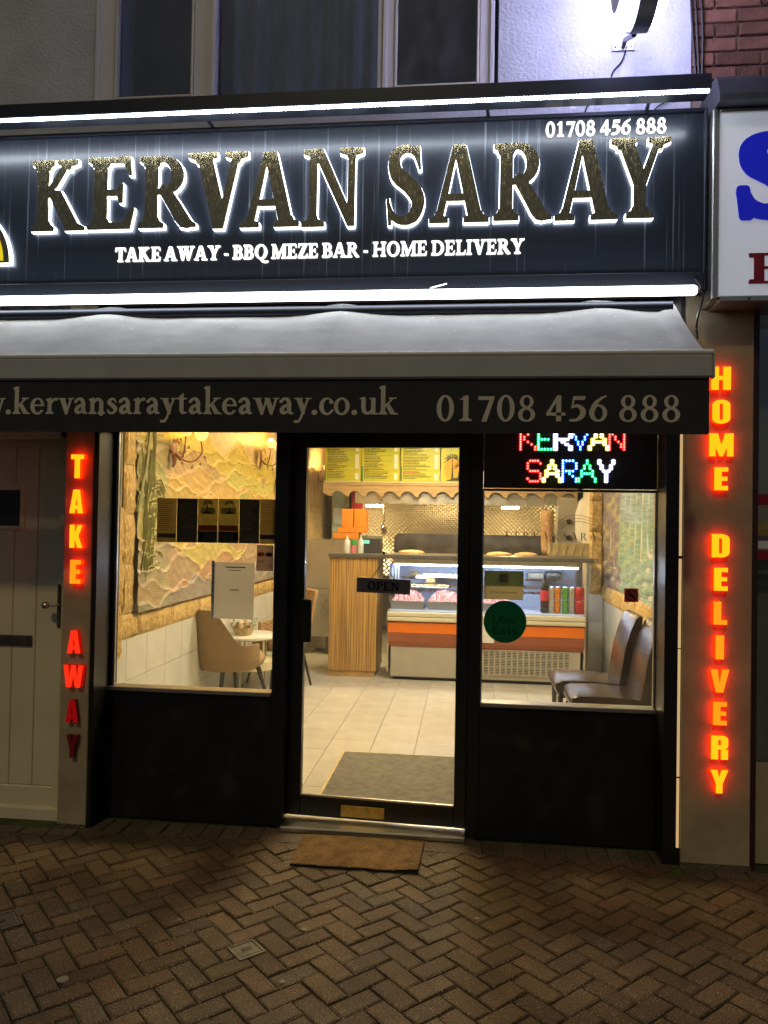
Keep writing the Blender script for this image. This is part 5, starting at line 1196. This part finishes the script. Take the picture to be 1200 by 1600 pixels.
# menu boards above the hood
MY = 6.3
def palm(mb, o, h, s, mirror=1):
    mb.add([o+Vector((-.06*s, 0, 0)), o+Vector((.02*s, 0, 0)), o+Vector((.05*s*mirror, 0, h)), o+Vector((.02*s*mirror, 0, h))], [(0, 1, 2, 3)])
    tip = o+Vector((.035*s*mirror, 0, h))
    for k in range(8):
        q = R(-20+k*31.4); d = Vector((math.cos(q), 0, math.sin(q)*.8)); nrm = Vector((-d.z, 0, d.x))
        mb.add([tip, tip+d*s*.16+nrm*s*.05, tip+d*s*.3-Vector((0, 0, s*.1)), tip+d*s*.15-nrm*s*.01], [(0, 1, 2, 3)])
bz0, bz1 = at(600, 752, MY).z, at(600, 672, MY).z
bx = [507.5, 565, 626, 689, 753]
for i in range(4):
    x0, x1 = at(bx[i], 730, MY).x, at(bx[i+1]-1.5, 730, MY).x
    t = thing('menu_board', ('leftmost yellow green menu board above the hood, beside the wall light', 'second yellow green menu board from the left above the hood', 'third yellow green menu board from the left, with a red heading', 'yellow picture board with palm trees, right of the menu boards')[i], 'menu board', ((x0+x1)/2, MY, bz0), 0, 'menu boards')
    MB().box(x0, x1, MY, MY+.03, bz0, bz1, .003).build('board', 'board_yellow', t)
    rr = random.Random(i+5)
    if i < 3:
        MB().box(x0+.004, x0+.022, MY-.0012, MY-.0002, bz0+.004, bz0+.2).build('green_edge', 'print_green', t)
        m = MB(); z = bz1-.03; k = 0
        while z > bz0+.03:
            if k % 9 == 6: z -= .012
            ww = rr.uniform(.45, .98)*(x1-x0-.14)*(.9 if k % 3 else 1.)
            x = x0+.035; xe = x+ww
            while x < xe: d = rr.uniform(.008, .03); m.add([(x, MY-.001, z), (min(x+d, xe), MY-.001, z), (min(x+d, xe), MY-.001, z+.011), (x, MY-.001, z+.011)], [(0, 1, 2, 3)]); x += d+.006
            if k % 3 == 2: m.add([(x0+.035, MY-.001, z-.009), (x1-.05, MY-.001, z-.009), (x1-.05, MY-.001, z-.007), (x0+.035, MY-.001, z-.007)], [(0, 1, 2, 3)])
            z -= .021; k += 1
        m.build('print_lines', 'print_dark', t)
        zz = bz0+(.14, .14, .12)[i]; MB().box(x0+.035, x0+.035+(.08, .06, .2)[i], MY-.0014, MY-.0004, zz, zz+.016).build('red_heading', 'print_red', t)
        for z0_, z1_ in ((bz0+.02, bz0+.11), (bz0+.17, bz0+.36), (bz0+.4, bz1-.02)): MB().box(x1-.075, x1-.025, MY-.004, MY-.0003, z0_, z1_, .0015).build('price_strip', 'price_tab', t)
    else:
        m = MB(); o = Vector((x0+.17, MY-.001, bz0+.02)); m.add([o+Vector((.13*math.cos(q), 0, .14+.16*math.sin(q))) for q in np.linspace(0, 2*math.pi, 28, endpoint=False)], [tuple(range(28))]); m.build('sun_disc', 'sunset_print', t)
        m = MB(); palm(m, Vector((x0+.16, MY-.002, bz0+.04)), .28, .4, -1); palm(m, Vector((x0+.24, MY-.002, bz0+.04)), .18, .35, 1); m.build('palm_trees', 'palm_print', t)
        MB().prism([(x0+.06, bz0+.015), (x0+.34, bz0+.015), (x0+.3, bz0+.05), (x0+.2, bz0+.06)], lambda a, b, d: Vector((a, d, b)), MY-.003, MY-.0021).build('island', 'palm_print', t)
    MB().box(x0-.002, x1+.006, MY-.006, MY+.03, bz0-.02, bz0-.0005, .002).build('ledge', 'cream_paint', t)
# hood with its scalloped pelmet
hx0, hx1 = at(505, 760, MY).x, 1.42
ho = thing('extractor_hood', 'steel extractor hood behind a scalloped wooden pelmet', 'hood', (-.2, MY+.4, 2.0))
pz1, pz0 = bz0-.022, at(600, 776, MY).z
pts = [(hx0, pz1), (hx1, pz1), (hx1, pz0)]; k = 0; wv_ = .235; x = hx1
while x-wv_ > hx0:
    for q in np.linspace(0, math.pi, 7)[1:-1]: pts.append((x-.03-(wv_-.06)/2+(wv_-.06)/2*math.cos(q), pz0+.075*math.sin(q)))
    pts += [(x-wv_+.03, pz0), (x-wv_-.0, pz0-.0)]; x -= wv_
pts.append((hx0, pz0+.04))
mbp = MB().glyph([pts[::-1]], lambda a, b, d: Vector((a, MY+d, b)), .0, .025, back=True); mbp.build('pelmet', 'pelmet', ho)
MB().box(hx0, hx1, MY-.012, MY-.001, pz1-.035, pz1-.002, .003).build('pelmet_rail', 'pelmet', ho)
hz0, hz1 = at(620, 787, MY+.1).z, at(620, 770, MY+.1).z
MB().prism([(0, hz0), (0, hz1+.3), (.5, hz1+.5), (.95, hz1+.5), (.95, hz0+.03), (.03, hz0)], lambda a, b, d: Vector((d, MY+.1+a, b)), at(553, 780, MY).x, hx1).build('canopy', 'steel_sheet', ho)
for px in (580, 800): c0 = at(px, 780, MY+.4); MB().box(c0.x-.12, c0.x+.12, MY+.75, MY+.85, hz0-.03, hz0-.005).build('hood_lamp', 'hood_lamp', ho)
LZ = 7.55
tag(MB().box(at(560, 800, LZ).x, 1.45, LZ, LZ+.04, .9, 2.6).build('lozenge_wall_panel', 'lozenge'), 'steel wall sheet pressed with a lozenge pattern behind the grill', 'wall panel')
gx0, gx1 = at(616, 850, 6.9).x, at(870, 850, 6.9).x; gz1 = at(660, 834, 6.9).z
gr = thing('grill_canopy', 'scorched dark steel grill guard behind the counter', 'grill', ((gx0+gx1)/2, 7.1, .9))
MB().prism([(gx0, .9), (gx1, .9), (gx1, gz1), (gx0+.06, gz1), (gx0, gz1-.06)], lambda a, b, d: Vector((a, d, b)), 6.9, 6.93).build('guard', 'steel_dark', gr)
MB().box(gx0, gx1, 6.931, 7.5, .02, 1.1).build('grill_body', 'steel_dark', gr)
# sheet of steel and breads on the worktop
gx = at(755, 860, 5.2).x
for px, Y, s_, lb in ((643, CY+.45, .15, 'folded flat bread on the worktop left of the door stile'), (780, CY+.4, .14, 'flat bread on the worktop seen through the right window'), (822, CY+.42, .13, 'flat bread in a dish on the worktop beside the kebab spit')):
    c0 = at(px, 862, Y); tag(MB().lathe([(0, 0), (s_, 0), (s_*.96, .02), (s_*.5, .035), (0, .04)], (c0.x, Y, ZT), 20).build('flat_bread', 'bread', smooth=60), lb, 'bread')
KY = 6.1; c0 = at(854, 850, KY)
kb = thing('kebab_spit', 'upright doner kebab cone on its steel spit', 'kebab', (c0.x, KY, 1.2))
zk0, zk1 = at(854, 866, KY).z, at(854, 797, KY).z
m = MB(); rr = random.Random(11); m.lathe([(.045, zk0-1.2)]+[(.064+.0025*k+rr.uniform(-.004, .004), zk0-1.2+(zk1-zk0)*(k+.5)/10) for k in range(10)]+[(.05, zk1-1.2)], (0, 0, 0), 18); m.build('meat_cone', 'kebab', kb, smooth=60, world=False)
MB().tube([(0, 0, zk0-1.25), (0, 0, zk1-1.2+.16)], .008, 7).build('spit', 'steel', kb, world=False); MB().lathe([(.03, zk1-1.2+.05), (.03, zk1-1.2+.06), (0, zk1-1.19+.055)], (0, 0, 0), 12).build('top_disc', 'steel', kb, world=False)
MB().lathe([(0, -1.16), (.16, -1.16), (.16, zk0-1.28), (.1, zk0-1.25), (0, zk0-1.25)], (0, 0, 0), 18).build('drip_stand', 'steel_dark', kb, world=False)
c1, c2 = at(872, 862, KY+.1), at(903, 778, KY+.1)
dm_ = thing('kebab_grill', 'upright steel kebab burner with two control knobs', 'grill', ((c1.x+c2.x)/2, KY+.2, .02))
MB().box(c1.x, c2.x, KY+.1, KY+.5, .02, c2.z, .01).build('body', 'panel_grey', dm_)
for py in (815, 840): k0 = at(889, py, KY+.09); MB().lathe([(.035, 0), (.033, -.03), (0, -.032)], (k0.x, KY+.0995, k0.z), 14, 'y').build('knob', 'till', dm_)
c1, c2 = at(902, 850, 5.9), at(926, 772, 5.9)
m = MB().lathe([(.0, 0), (.12, 0), (.15, .08), (.15, (c2.z-c1.z)*.6), (.11, (c2.z-c1.z)*.85), (.03, (c2.z-c1.z)), (0, (c2.z-c1.z))], (c1.x+.13, 5.9, c1.z), 16)
for v in m.v: v.x += .01*math.sin(v.z*40)
tag(m.build('white_sack', 'sack', smooth=60), 'bulging white sack beside the stone pier in the kitchen', 'sack')
c1, c2 = at(857, 866, CY+.5), at(921, 849, CY+.5)
og = thing('carved_rail', 'sandy carved ornamental rail on the worktop by the pier', 'ornament', ((c1.x+c2.x)/2, CY+.5, ZT))
MB().box(c1.x, c2.x, CY+.5, CY+.54, ZT+.001, c2.z).build('plate', 'ornament', og)
for k in range(5):
    q = c1.x+(c2.x-c1.x)*(k+.5)/5; MB().tube([(q-.05, CY+.495, ZT+.02), (q, CY+.49, c2.z-.02), (q+.05, CY+.495, ZT+.02)], .012, 6).build('scroll', 'ornament', og)
# glazed door and red panel behind the cartons
c1, c2 = at(517, 842, 7.6), at(546, 764, 7.6)
gdr = thing('drinks_fridge', 'tall pale teal glass fronted fridge behind the orange cartons', 'fridge', ((c1.x+c2.x)/2, 7.8, .02))
MB().box(c1.x, c2.x, 7.62, 8.2, .02, c2.z+.1, .01).build('body', 'steel_sheet', gdr); MB().box(c1.x+.02, c2.x-.02, 7.612, 7.619, c1.z-.6, c2.z+.02).build('glass_door', 'teal_glass', gdr)
c3 = at(533, 806, 7.6); MB().box(c1.x+.03, c2.x-.04, 7.60, 7.6115, c3.z-.12, c3.z+.12, .003).build('lit_panel', 'fridge_inner', gdr)
c1, c2 = at(549, 800, 7.4), at(567, 768, 7.4); tag(MB().box(c1.x, c2.x, 7.4, 7.45, c1.z, c2.z, .004).build('red_notice_panel', 'letter_red_off'), 'dark red panel on the kitchen wall left of the steel sheet', 'panel')
tag(MB().box(at(549, 800, 7.4).x, at(567, 800, 7.4).x, 7.46, 8.59, 0, 2.9).build('partition', 'plaster'), 'pale partition end behind the dark red panel', 'partition')

# ------------------------------------------------------------------ grey mat inside
q = [atz(540, 1176, .03), atz(714, 1184, .03), atz(716, 1266, .03), atz(490, 1247, .03)]
x0, x1, y0, y1 = -.87, .0, .56, 1.53
im = thing('floor_mat', 'grey entrance mat with a tan edge on the tiles inside the door', 'mat', ((x0+x1)/2, (y0+y1)/2, .021))
MB().grid(lambda u, v: (x0+.02+(x1-x0-.04)*u, y0+.02+(y1-y0-.04)*v, .029+random.uniform(0, .002)), 40, 44).build('pile', 'mat_grey', im)
MB().box(x0, x1, y0, y1, .0212, .0275, .002).build('edging', 'ornament', im)

# ------------------------------------------------------------------ dot matrix display over the right window
lp_ = thing('led_display', 'dot matrix display with shop name in coloured lights over the right window', 'display', (.53, .17, 1.86))
MB().box(.082, .978, .171, .195, 1.862, 2.159, .002).build('panel', 'led_panel', lp_)
m = MB(); nx, nz = 74, 24; PX, PZ = .893/nx, .293/nz
for i in range(nx):
    for j in range(nz): x, z = .0835+PX*(i+.5), 1.864+PZ*(j+.5); m.box(x-.0042, x+.0042, .1695, .1709, z-.0042, z+.0042)
dk = m.build('dark_dots', 'charcoal', lp_); tag(dk, kind='stuff')
BMP = {'K': ['1...1', '1..1.', '1.1..', '11...', '11...', '1.1..', '1..1.', '1...1', '1...1'], 'E': ['11111', '1....', '1....', '1....', '1111.', '1....', '1....', '1....', '11111'], 'R': ['1111.', '1...1', '1...1', '1...1', '1111.', '1.1..', '1..1.', '1...1', '1...1'],
       'V': ['1.....1', '1.....1', '1.....1', '.1...1.', '.1...1.', '..1.1..', '..1.1..', '...1...', '...1...'], 'A': ['...1...', '...1...', '..1.1..', '..1.1..', '.1...1.', '.11111.', '.1...1.', '1.....1', '1.....1'], 'N': ['1....1', '11...1', '11...1', '1.1..1', '1.1..1', '1..1.1', '1...11', '1...11', '1....1'],
       'S': ['.1111.', '1....1', '1.....', '1.....', '.1111.', '.....1', '.....1', '1....1', '.1111.'], 'Y': ['1.....1', '1.....1', '.1...1.', '.1...1.', '..1.1..', '...1...', '...1...', '...1...', '...1...']}
def ledword(items, bpy_, tpy):
    for ch, l_, r_, mm, bold in items:
        bm_ = BMP[ch]; P, Q, S_ = boxpx(l_+1.6, tpy, r_-1.6, bpy_, .166); W_ = len(bm_[0]); H_ = len(bm_); mb = MB(); gxs = []
        for r, row_ in enumerate(bm_):
            for c, t in enumerate(row_):
                if t == '1':
                    for dx in ((0, .5) if bold else (0,)):
                        gxs.append((P.x+(Q.x-P.x)*min(c+dx, W_-.5)/(W_-1), S_.z+(P.z-S_.z)*r/(H_-1)))
                        x = P.x+(Q.x-P.x)*min(c+dx, W_-.5)/(W_-1); z = S_.z+(P.z-S_.z)*r/(H_-1); mb.lathe([(.0052, 0), (.0042, -.004), (.001, -.0055)], (x, .169, z), 7, 'y')
        L = mb.build('letter', mm, lp_)
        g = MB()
        for q, (x, z) in enumerate(gxs): g.lathe([(.0105, 0), (.0095, -.0012-.00002*q)], (x, .1692, z), 10, 'y')  # bloom round each dot painted as a flat glowing disc
        tag(g.build('painted_halo', mm+'_lens', L), kind='stuff')
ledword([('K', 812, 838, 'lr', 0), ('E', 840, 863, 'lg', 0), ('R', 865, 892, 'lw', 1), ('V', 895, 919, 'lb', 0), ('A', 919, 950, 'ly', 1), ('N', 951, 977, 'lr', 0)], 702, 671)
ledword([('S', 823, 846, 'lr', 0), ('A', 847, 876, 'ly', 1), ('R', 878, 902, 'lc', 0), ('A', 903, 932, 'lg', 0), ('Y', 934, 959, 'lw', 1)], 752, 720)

# ------------------------------------------------------------------ notices and stickers on the glass
GY_ = .1935
def sheet(name, l_, t_, r_, b_, mm, label, cat, Y=GY_, th=.0015, group=None):
    P, Q, S_ = boxpx(l_, t_, r_, b_, Y); t = thing(name, label, cat, ((P.x+Q.x)/2, Y, P.z), 0, group)
    MB().box(P.x, Q.x, Y, Y+th, P.z, S_.z).build('sheet', mm, t); return t, P, Q, S_
def flat(t, name, mm, P, Q, S_, u0, v0, u1, v1, d=.0006):
    x0, x1 = P.x+(Q.x-P.x)*u0, P.x+(Q.x-P.x)*u1; z0_, z1_ = P.z+(S_.z-P.z)*v0, P.z+(S_.z-P.z)*v1; Y = P.y
    return MB().box(x0, x1, Y-d, Y-.0001, z0_, z1_).build(name, mm, t)
t, P, Q, S_ = sheet('notice_sheet', 335, 879, 397, 967, 'paper_grey', 'A4 notice in a clear punched pocket hung in the left window', 'notice')
MB().box(P.x-.018, P.x-.0005, GY_, GY_+.0012, P.z-.006, S_.z+.008).build('punched_strip', 'white_gloss', t)
for k in range(9): z_ = P.z+(S_.z-P.z)*(.06+.11*k); MB().box(P.x-.012, P.x-.006, GY_-.0004, GY_-.0001, z_, z_+.006).build('punch_hole', 'print_dark', t)
cxm = (P.x+Q.x)/2
flat(t, 'print_line', 'ink', P, Q, S_, .27, .905, .77, .925); flat(t, 'print_line', 'ink', P, Q, S_, .36, .855, .66, .866); flat(t, 'print_line', 'ink', P, Q, S_, .4, .52, .6, .528); flat(t, 'print_line', 'ink', P, Q, S_, .38, .5, .62, .508)
t, P, Q, S_ = sheet('payment_card_sticker', 401, 852, 427, 892, 'card_pink', 'small sticker with payment card marks at the right edge of the left window', 'sticker')
for u, mm in ((.18, 'mc_red'), (.34, 'mc_orange'), (.66, 'mc_red'), (.8, 'visa_blue')):
    x = P.x+(Q.x-P.x)*u; z_ = P.z+(S_.z-P.z)*.64; MB().lathe([(.0125, 0), (.0125, -.0004)], (x, GY_-.0002-u*.0005, z_), 16, 'y').build('round_mark', mm, t)
sans('VISA', Vector((P.x+(Q.x-P.x)*.26, GY_, P.z+(S_.z-P.z)*.37)), .013, .036, (0, -1, 0), 'visa_blue', t); sans('Pay', Vector((P.x+(Q.x-P.x)*.78, GY_, P.z+(S_.z-P.z)*.18)), .012, .025, (0, -1, 0), 'ink', t)
cols = ['paper_tan', 'paper_dark', 'paper_olive', 'paper_olive', 'paper_dark', 'paper_tan']; ex = [245, 276, 308.5, 340.5, 373.5, 405.5, 436]
lbs = ['tan menu leaflet panel at the left end of the window strip', 'dark menu leaflet panel second from the left of the strip', 'leaflet panel with palm island, left of the middle pair', 'leaflet panel with palm island, right of the middle pair', 'dark menu leaflet panel second from the right of the strip', 'tan menu leaflet panel beside the mullion at the right end']
for i in range(6):
    t, P, Q, S_ = sheet('menu_leaflet', ex[i]+.4, 778.5+.35*i, ex[i+1]-.2, 847+.5*i, cols[i], lbs[i], 'leaflet', group='menu leaflets in the window')
    rr = random.Random(i)
    if i in (0, 5):
        flat(t, 'dark_band', 'paper_dark', P, Q, S_, .02, .1, .98, .2)
        for k in range(14): flat(t, 'print_line', 'print_dark', P, Q, S_, .1, .28+.046*k, rr.uniform(.5, .9), .288+.046*k)
    elif i in (1, 4):
        for k in range(17): flat(t, 'print_line', 'paper_olive', P, Q, S_, .12, .3+.037*k, rr.uniform(.6, .88), .308+.037*k)
    else:
        flat(t, 'dark_foot', 'paper_dark', P, Q, S_, 0, 0, 1, .26); flat(t, 'yellow_wash', 'board_yellow', P, Q, S_, .15, .66, .85, .8)
        flat(t, 'food_picture', 'print_red', P, Q, S_, .04, .27, .96, .4); flat(t, 'pale_square', 'card_pink', P, Q, S_, .05 if i == 2 else .72, .08, .28 if i == 2 else .95, .2)
        m = MB(); o = P+Vector(((Q.x-P.x)*(.45 if i == 2 else .55), -.0012, (S_.z-P.z)*.68)); palm(m, o, .055, .12, 1 if i == 2 else -1); m.build('palm_tree', 'palm_print', t)
        MB().prism([(o.x-.035, o.z-.006), (o.x+.035, o.z-.006), (o.x+.01, o.z+.006), (o.x-.012, o.z+.006)], lambda a, b, d: Vector((a, d, b)), GY_-.0016, GY_-.0008).build('island', 'palm_print', t)
t, P, Q, S_ = sheet('award_card', 756.5, 892, 818, 937, 'card_beige', 'two-tone kebab award card above the round green sticker', 'card')
flat(t, 'green_half', 'card_green', P, Q, S_, 0, .46, 1, 1); flat(t, 'emblem', 'card_beige', P, Q, S_, .38, .6, .62, .9, .001)
sans('BRITISH KEBAB AWARDS', Vector(((P.x+Q.x)/2, GY_, P.z+(S_.z-P.z)*.25)), .010, (Q.x-P.x)*.7, (0, -1, 0), 'ink', t); sans('NOMINATED FOR', Vector(((P.x+Q.x)/2, GY_, P.z+(S_.z-P.z)*.35)), .006, (Q.x-P.x)*.36, (0, -1, 0), 'card_green', t)
c0 = at(789, 971.5, GY_); r_ = (at(822, 971, GY_)-c0).x
t = thing('round_sticker', 'round dark green delivery sticker on the right window', 'sticker', (c0.x, GY_, c0.z-r_))
MB().lathe([(r_, 0), (r_, -.001)], (c0.x, GY_, c0.z), 48, 'y').build('disc', 'sticker_green', t); 
m = MB(); m.add([(c0.x+rq*math.cos(2*math.pi*k/48), GY_-.0004, c0.z+rq*math.sin(2*math.pi*k/48)) for k in range(48) for rq in (r_*1.001, r_*1.022)], [(2*k, 2*k+1, (2*k+3) % 96, (2*k+2) % 96) for k in range(48)]); m.build('pale_rim', 'sticker_rim', t)
sans('Uber', Vector((c0.x+.0, GY_-.001, c0.z+.012)), r_*.42, r_*1.15, (0, -1, 0), 'sticker_ink', t); sans('Eats', Vector((c0.x+.0, GY_-.001, c0.z-.045)), r_*.42, r_*1.15, (0, -1, 0), 'sticker_ink', t)
c0 = at(986.5, 930, GY_); r_ = .036
t = thing('no_smoking_sticker', 'square red no smoking sticker on the right window', 'sticker', (c0.x, GY_, c0.z-.04))
MB().box(c0.x-.036, c0.x+.036, GY_, GY_+.001, c0.z-.036, c0.z+.036).build('backing', 'nosmoke', t); MB().lathe([(.028, 0), (.028, -.0006)], (c0.x, GY_-.0001, c0.z), 30, 'y').build('face', 'nosmoke_face', t)
m = MB(); n_ = 30; vs = []
for k in range(n_):
    q = 2*math.pi*k/n_
    for rr_ in (.026, .033): vs.append((c0.x+rr_*math.cos(q), GY_-.0012, c0.z+rr_*math.sin(q)))
m.add(vs, [(2*k, 2*k+1, (2*k+3) % (2*n_), (2*k+2) % (2*n_)) for k in range(n_)]); d = Vector((.02, 0, -.02)); w_ = Vector((.003, 0, .003)); cc = Vector((c0.x, GY_-.0014, c0.z))
m.add([cc-d-w_, cc+d-w_, cc+d+w_, cc-d+w_], [(0, 1, 2, 3)]); m.build('red_ring', 'nosmoke_red', t); MB().box(c0.x-.017, c0.x+.014, GY_-.001, GY_-.0008, c0.z-.006, c0.z+.001).build('cigarette', 'ink', t)
# etched shop name on the right window
et = thing('etched_name', 'thin etched shop name with a curl above it on the right window', 'window lettering', (at(868, 845, GY_).x, GY_, at(868, 845, GY_).z))
a, c_ = at(789, 842, GY_), at(948, 846, GY_); a.z = c_.z = (a.z+c_.z)/2
textline('KERVAN SARAY', a, c_, .042, 0, 0, 'etched', et, gap=.25, lev=-.035)
for k in range(3): MB().tube([Vector(p) for p in spl([tuple(at(872+3*k, 818+4*k, GY_-.001)), tuple(at(884+2*k, 808+4*k, GY_-.001)), tuple(at(905, 805+5*k, GY_-.001)), tuple(at(930, 812+4*k, GY_-.001))], 6)], .0012, 4).build('curl', 'etched', et)
# OPEN plate hanging on the door glass
OY = at(598, 915, .2); OYY = .195
a, c_ = at(557, 915, OYY), at(641, 915, OYY); z0_, z1_ = at(598, 927, OYY).z, at(598, 904, OYY).z
op = thing('open_sign', 'dark slate OPEN plate hung by a cord on the door glass', 'sign', ((a.x+c_.x)/2, OYY, z0_))
op.rotation_euler = (0, R(1.5), 0)
hw_, hh_ = (c_.x-a.x)/2, (z1_-z0_)
MB().box(-hw_, hw_, -.004, .004, 0, hh_, .002).build('plate', 'slate', op, world=False)
tot = sum(SF[ch][1]+.06 for ch in 'OPEN'); x = -.5*hw_*1.2; ux = hw_*1.22/tot
for ch in 'OPEN':
    MB().glyph(gl(ch, .01), lambda A, B, D: Vector((x+A*ux, D, .016+B*.045)), -.007, -.0041).build('letter', 'ink', op, world=False); x += (SF[ch][1]+.06)*ux
hk = at(598, 864, OYY); hl = hk-Vector(op.location)
MB().tube([(-.07, 0, hh_-.004), (-.02, -.003, hh_+.07), (hl.x, 0, hl.z), (.02, -.003, hh_+.05), (.06, 0, hh_-.004)], .0022, 5).build('cord', 'cable', op, world=False)
MB().lathe([(.008, 0), (.006, -.004), (.002, -.008)], (hl.x, .0, hl.z), 12, 'y').build('suction_hook', 'cable', op, world=False)

# ------------------------------------------------------------------ odds and ends on the shelf of the cold display
def shelf_thing(name, label, cat, l_, t_, r_, b_, Y, mm, depth=.1, c=.008, skew=0.):
    a, c_ = at(l_, b_, Y), at(r_, t_, Y); t = thing(name, label, cat, ((a.x+c_.x)/2, Y+depth/2, a.z))
    m = MB().box(a.x, c_.x, Y, Y+depth, a.z+.001, c_.z, c)
    for v in m.v: v.x += skew*(v.z-a.z)+random.uniform(-.004, .004); v.z += random.uniform(-.003, .003) if v.z > a.z+.01 else 0
    m.build('body', mm, t, smooth=50); return t
SHY = FYF+.4
t = shelf_thing('paper_bag', 'crumpled white bread bag lying on the display shelf', 'bag', 648, 899, 670, 906, SHY-.05, 'sack', .12, .02, .2); 
c0 = at(672, 901, SHY-.02); MB().lathe([(.0, -.05), (.035, -.04), (.045, 0), (.03, .05), (0, .06)], (c0.x, c0.y, sh+.05), 12, 'x').build('bread_end', 'bread', t, smooth=True)
shelf_thing('cardboard_box', 'small brown cardboard box at the back of the display shelf', 'box', 641, 893, 654, 900, SHY+.2, 'wicker', .1, .003)
shelf_thing('steel_pan', 'long steel pan lying across the back of the display shelf', 'pan', 672, 898, 722, 903, SHY+.15, 'steel', .15, .004)
shelf_thing('storage_tub', 'pale lidded tub on the shelf behind the award card', 'tub', 826, 895, 850, 905, SHY+.1, 'panel_grey', .14, .01)
shelf_thing('storage_tub', 'grey lidded tub on the shelf above the drinks cans', 'tub', 853, 894, 878, 906, SHY+.12, 'steel_dark', .14, .01)
cx0 = at(616, 895, FYF+.3)
def cl(u, v): return (cx0.x-.055+.11*u, FYF+.3+.012*math.sin(u*19)+.004*math.sin(v*7), at(616, 881, FYF+.3).z+(at(616, 906, FYF+.3).z-at(616, 881, FYF+.3).z)*v)
tag(MB().grid(cl, 30, 4).build('cloth', 'fridge_inner', smooth=80), 'folded pale blue cloth hanging at the left end of the cold display', 'cloth')
c0 = at(612, 948, FYF+.2); lathe_thing('small_dish', 'small white dish at the left end of the cold display', 'dish', (c0.x+.06, FYF+.55, zd+.11), [('dish', [(0, 0), (.04, 0), (.07, .018), (.066, .02), (.035, .006), (0, .006)], 'white_gloss')])
# steel utensils hung at the back
for k, px in enumerate((599,)):
    c0 = at(px, 806, LZ-.05)
    tag(MB().tube([(c0.x, LZ-.03, c0.z+.12), (c0.x, LZ-.03, c0.z-.14)], .008, 6).lathe([(.0, -.24), (.03, -.22), (.04, -.17), (.012, -.13)], (c0.x, LZ-.045, c0.z), 10).build('ladle', 'steel', smooth=60), 'small steel ladle hanging on the pressed steel sheet above the till', 'ladle')
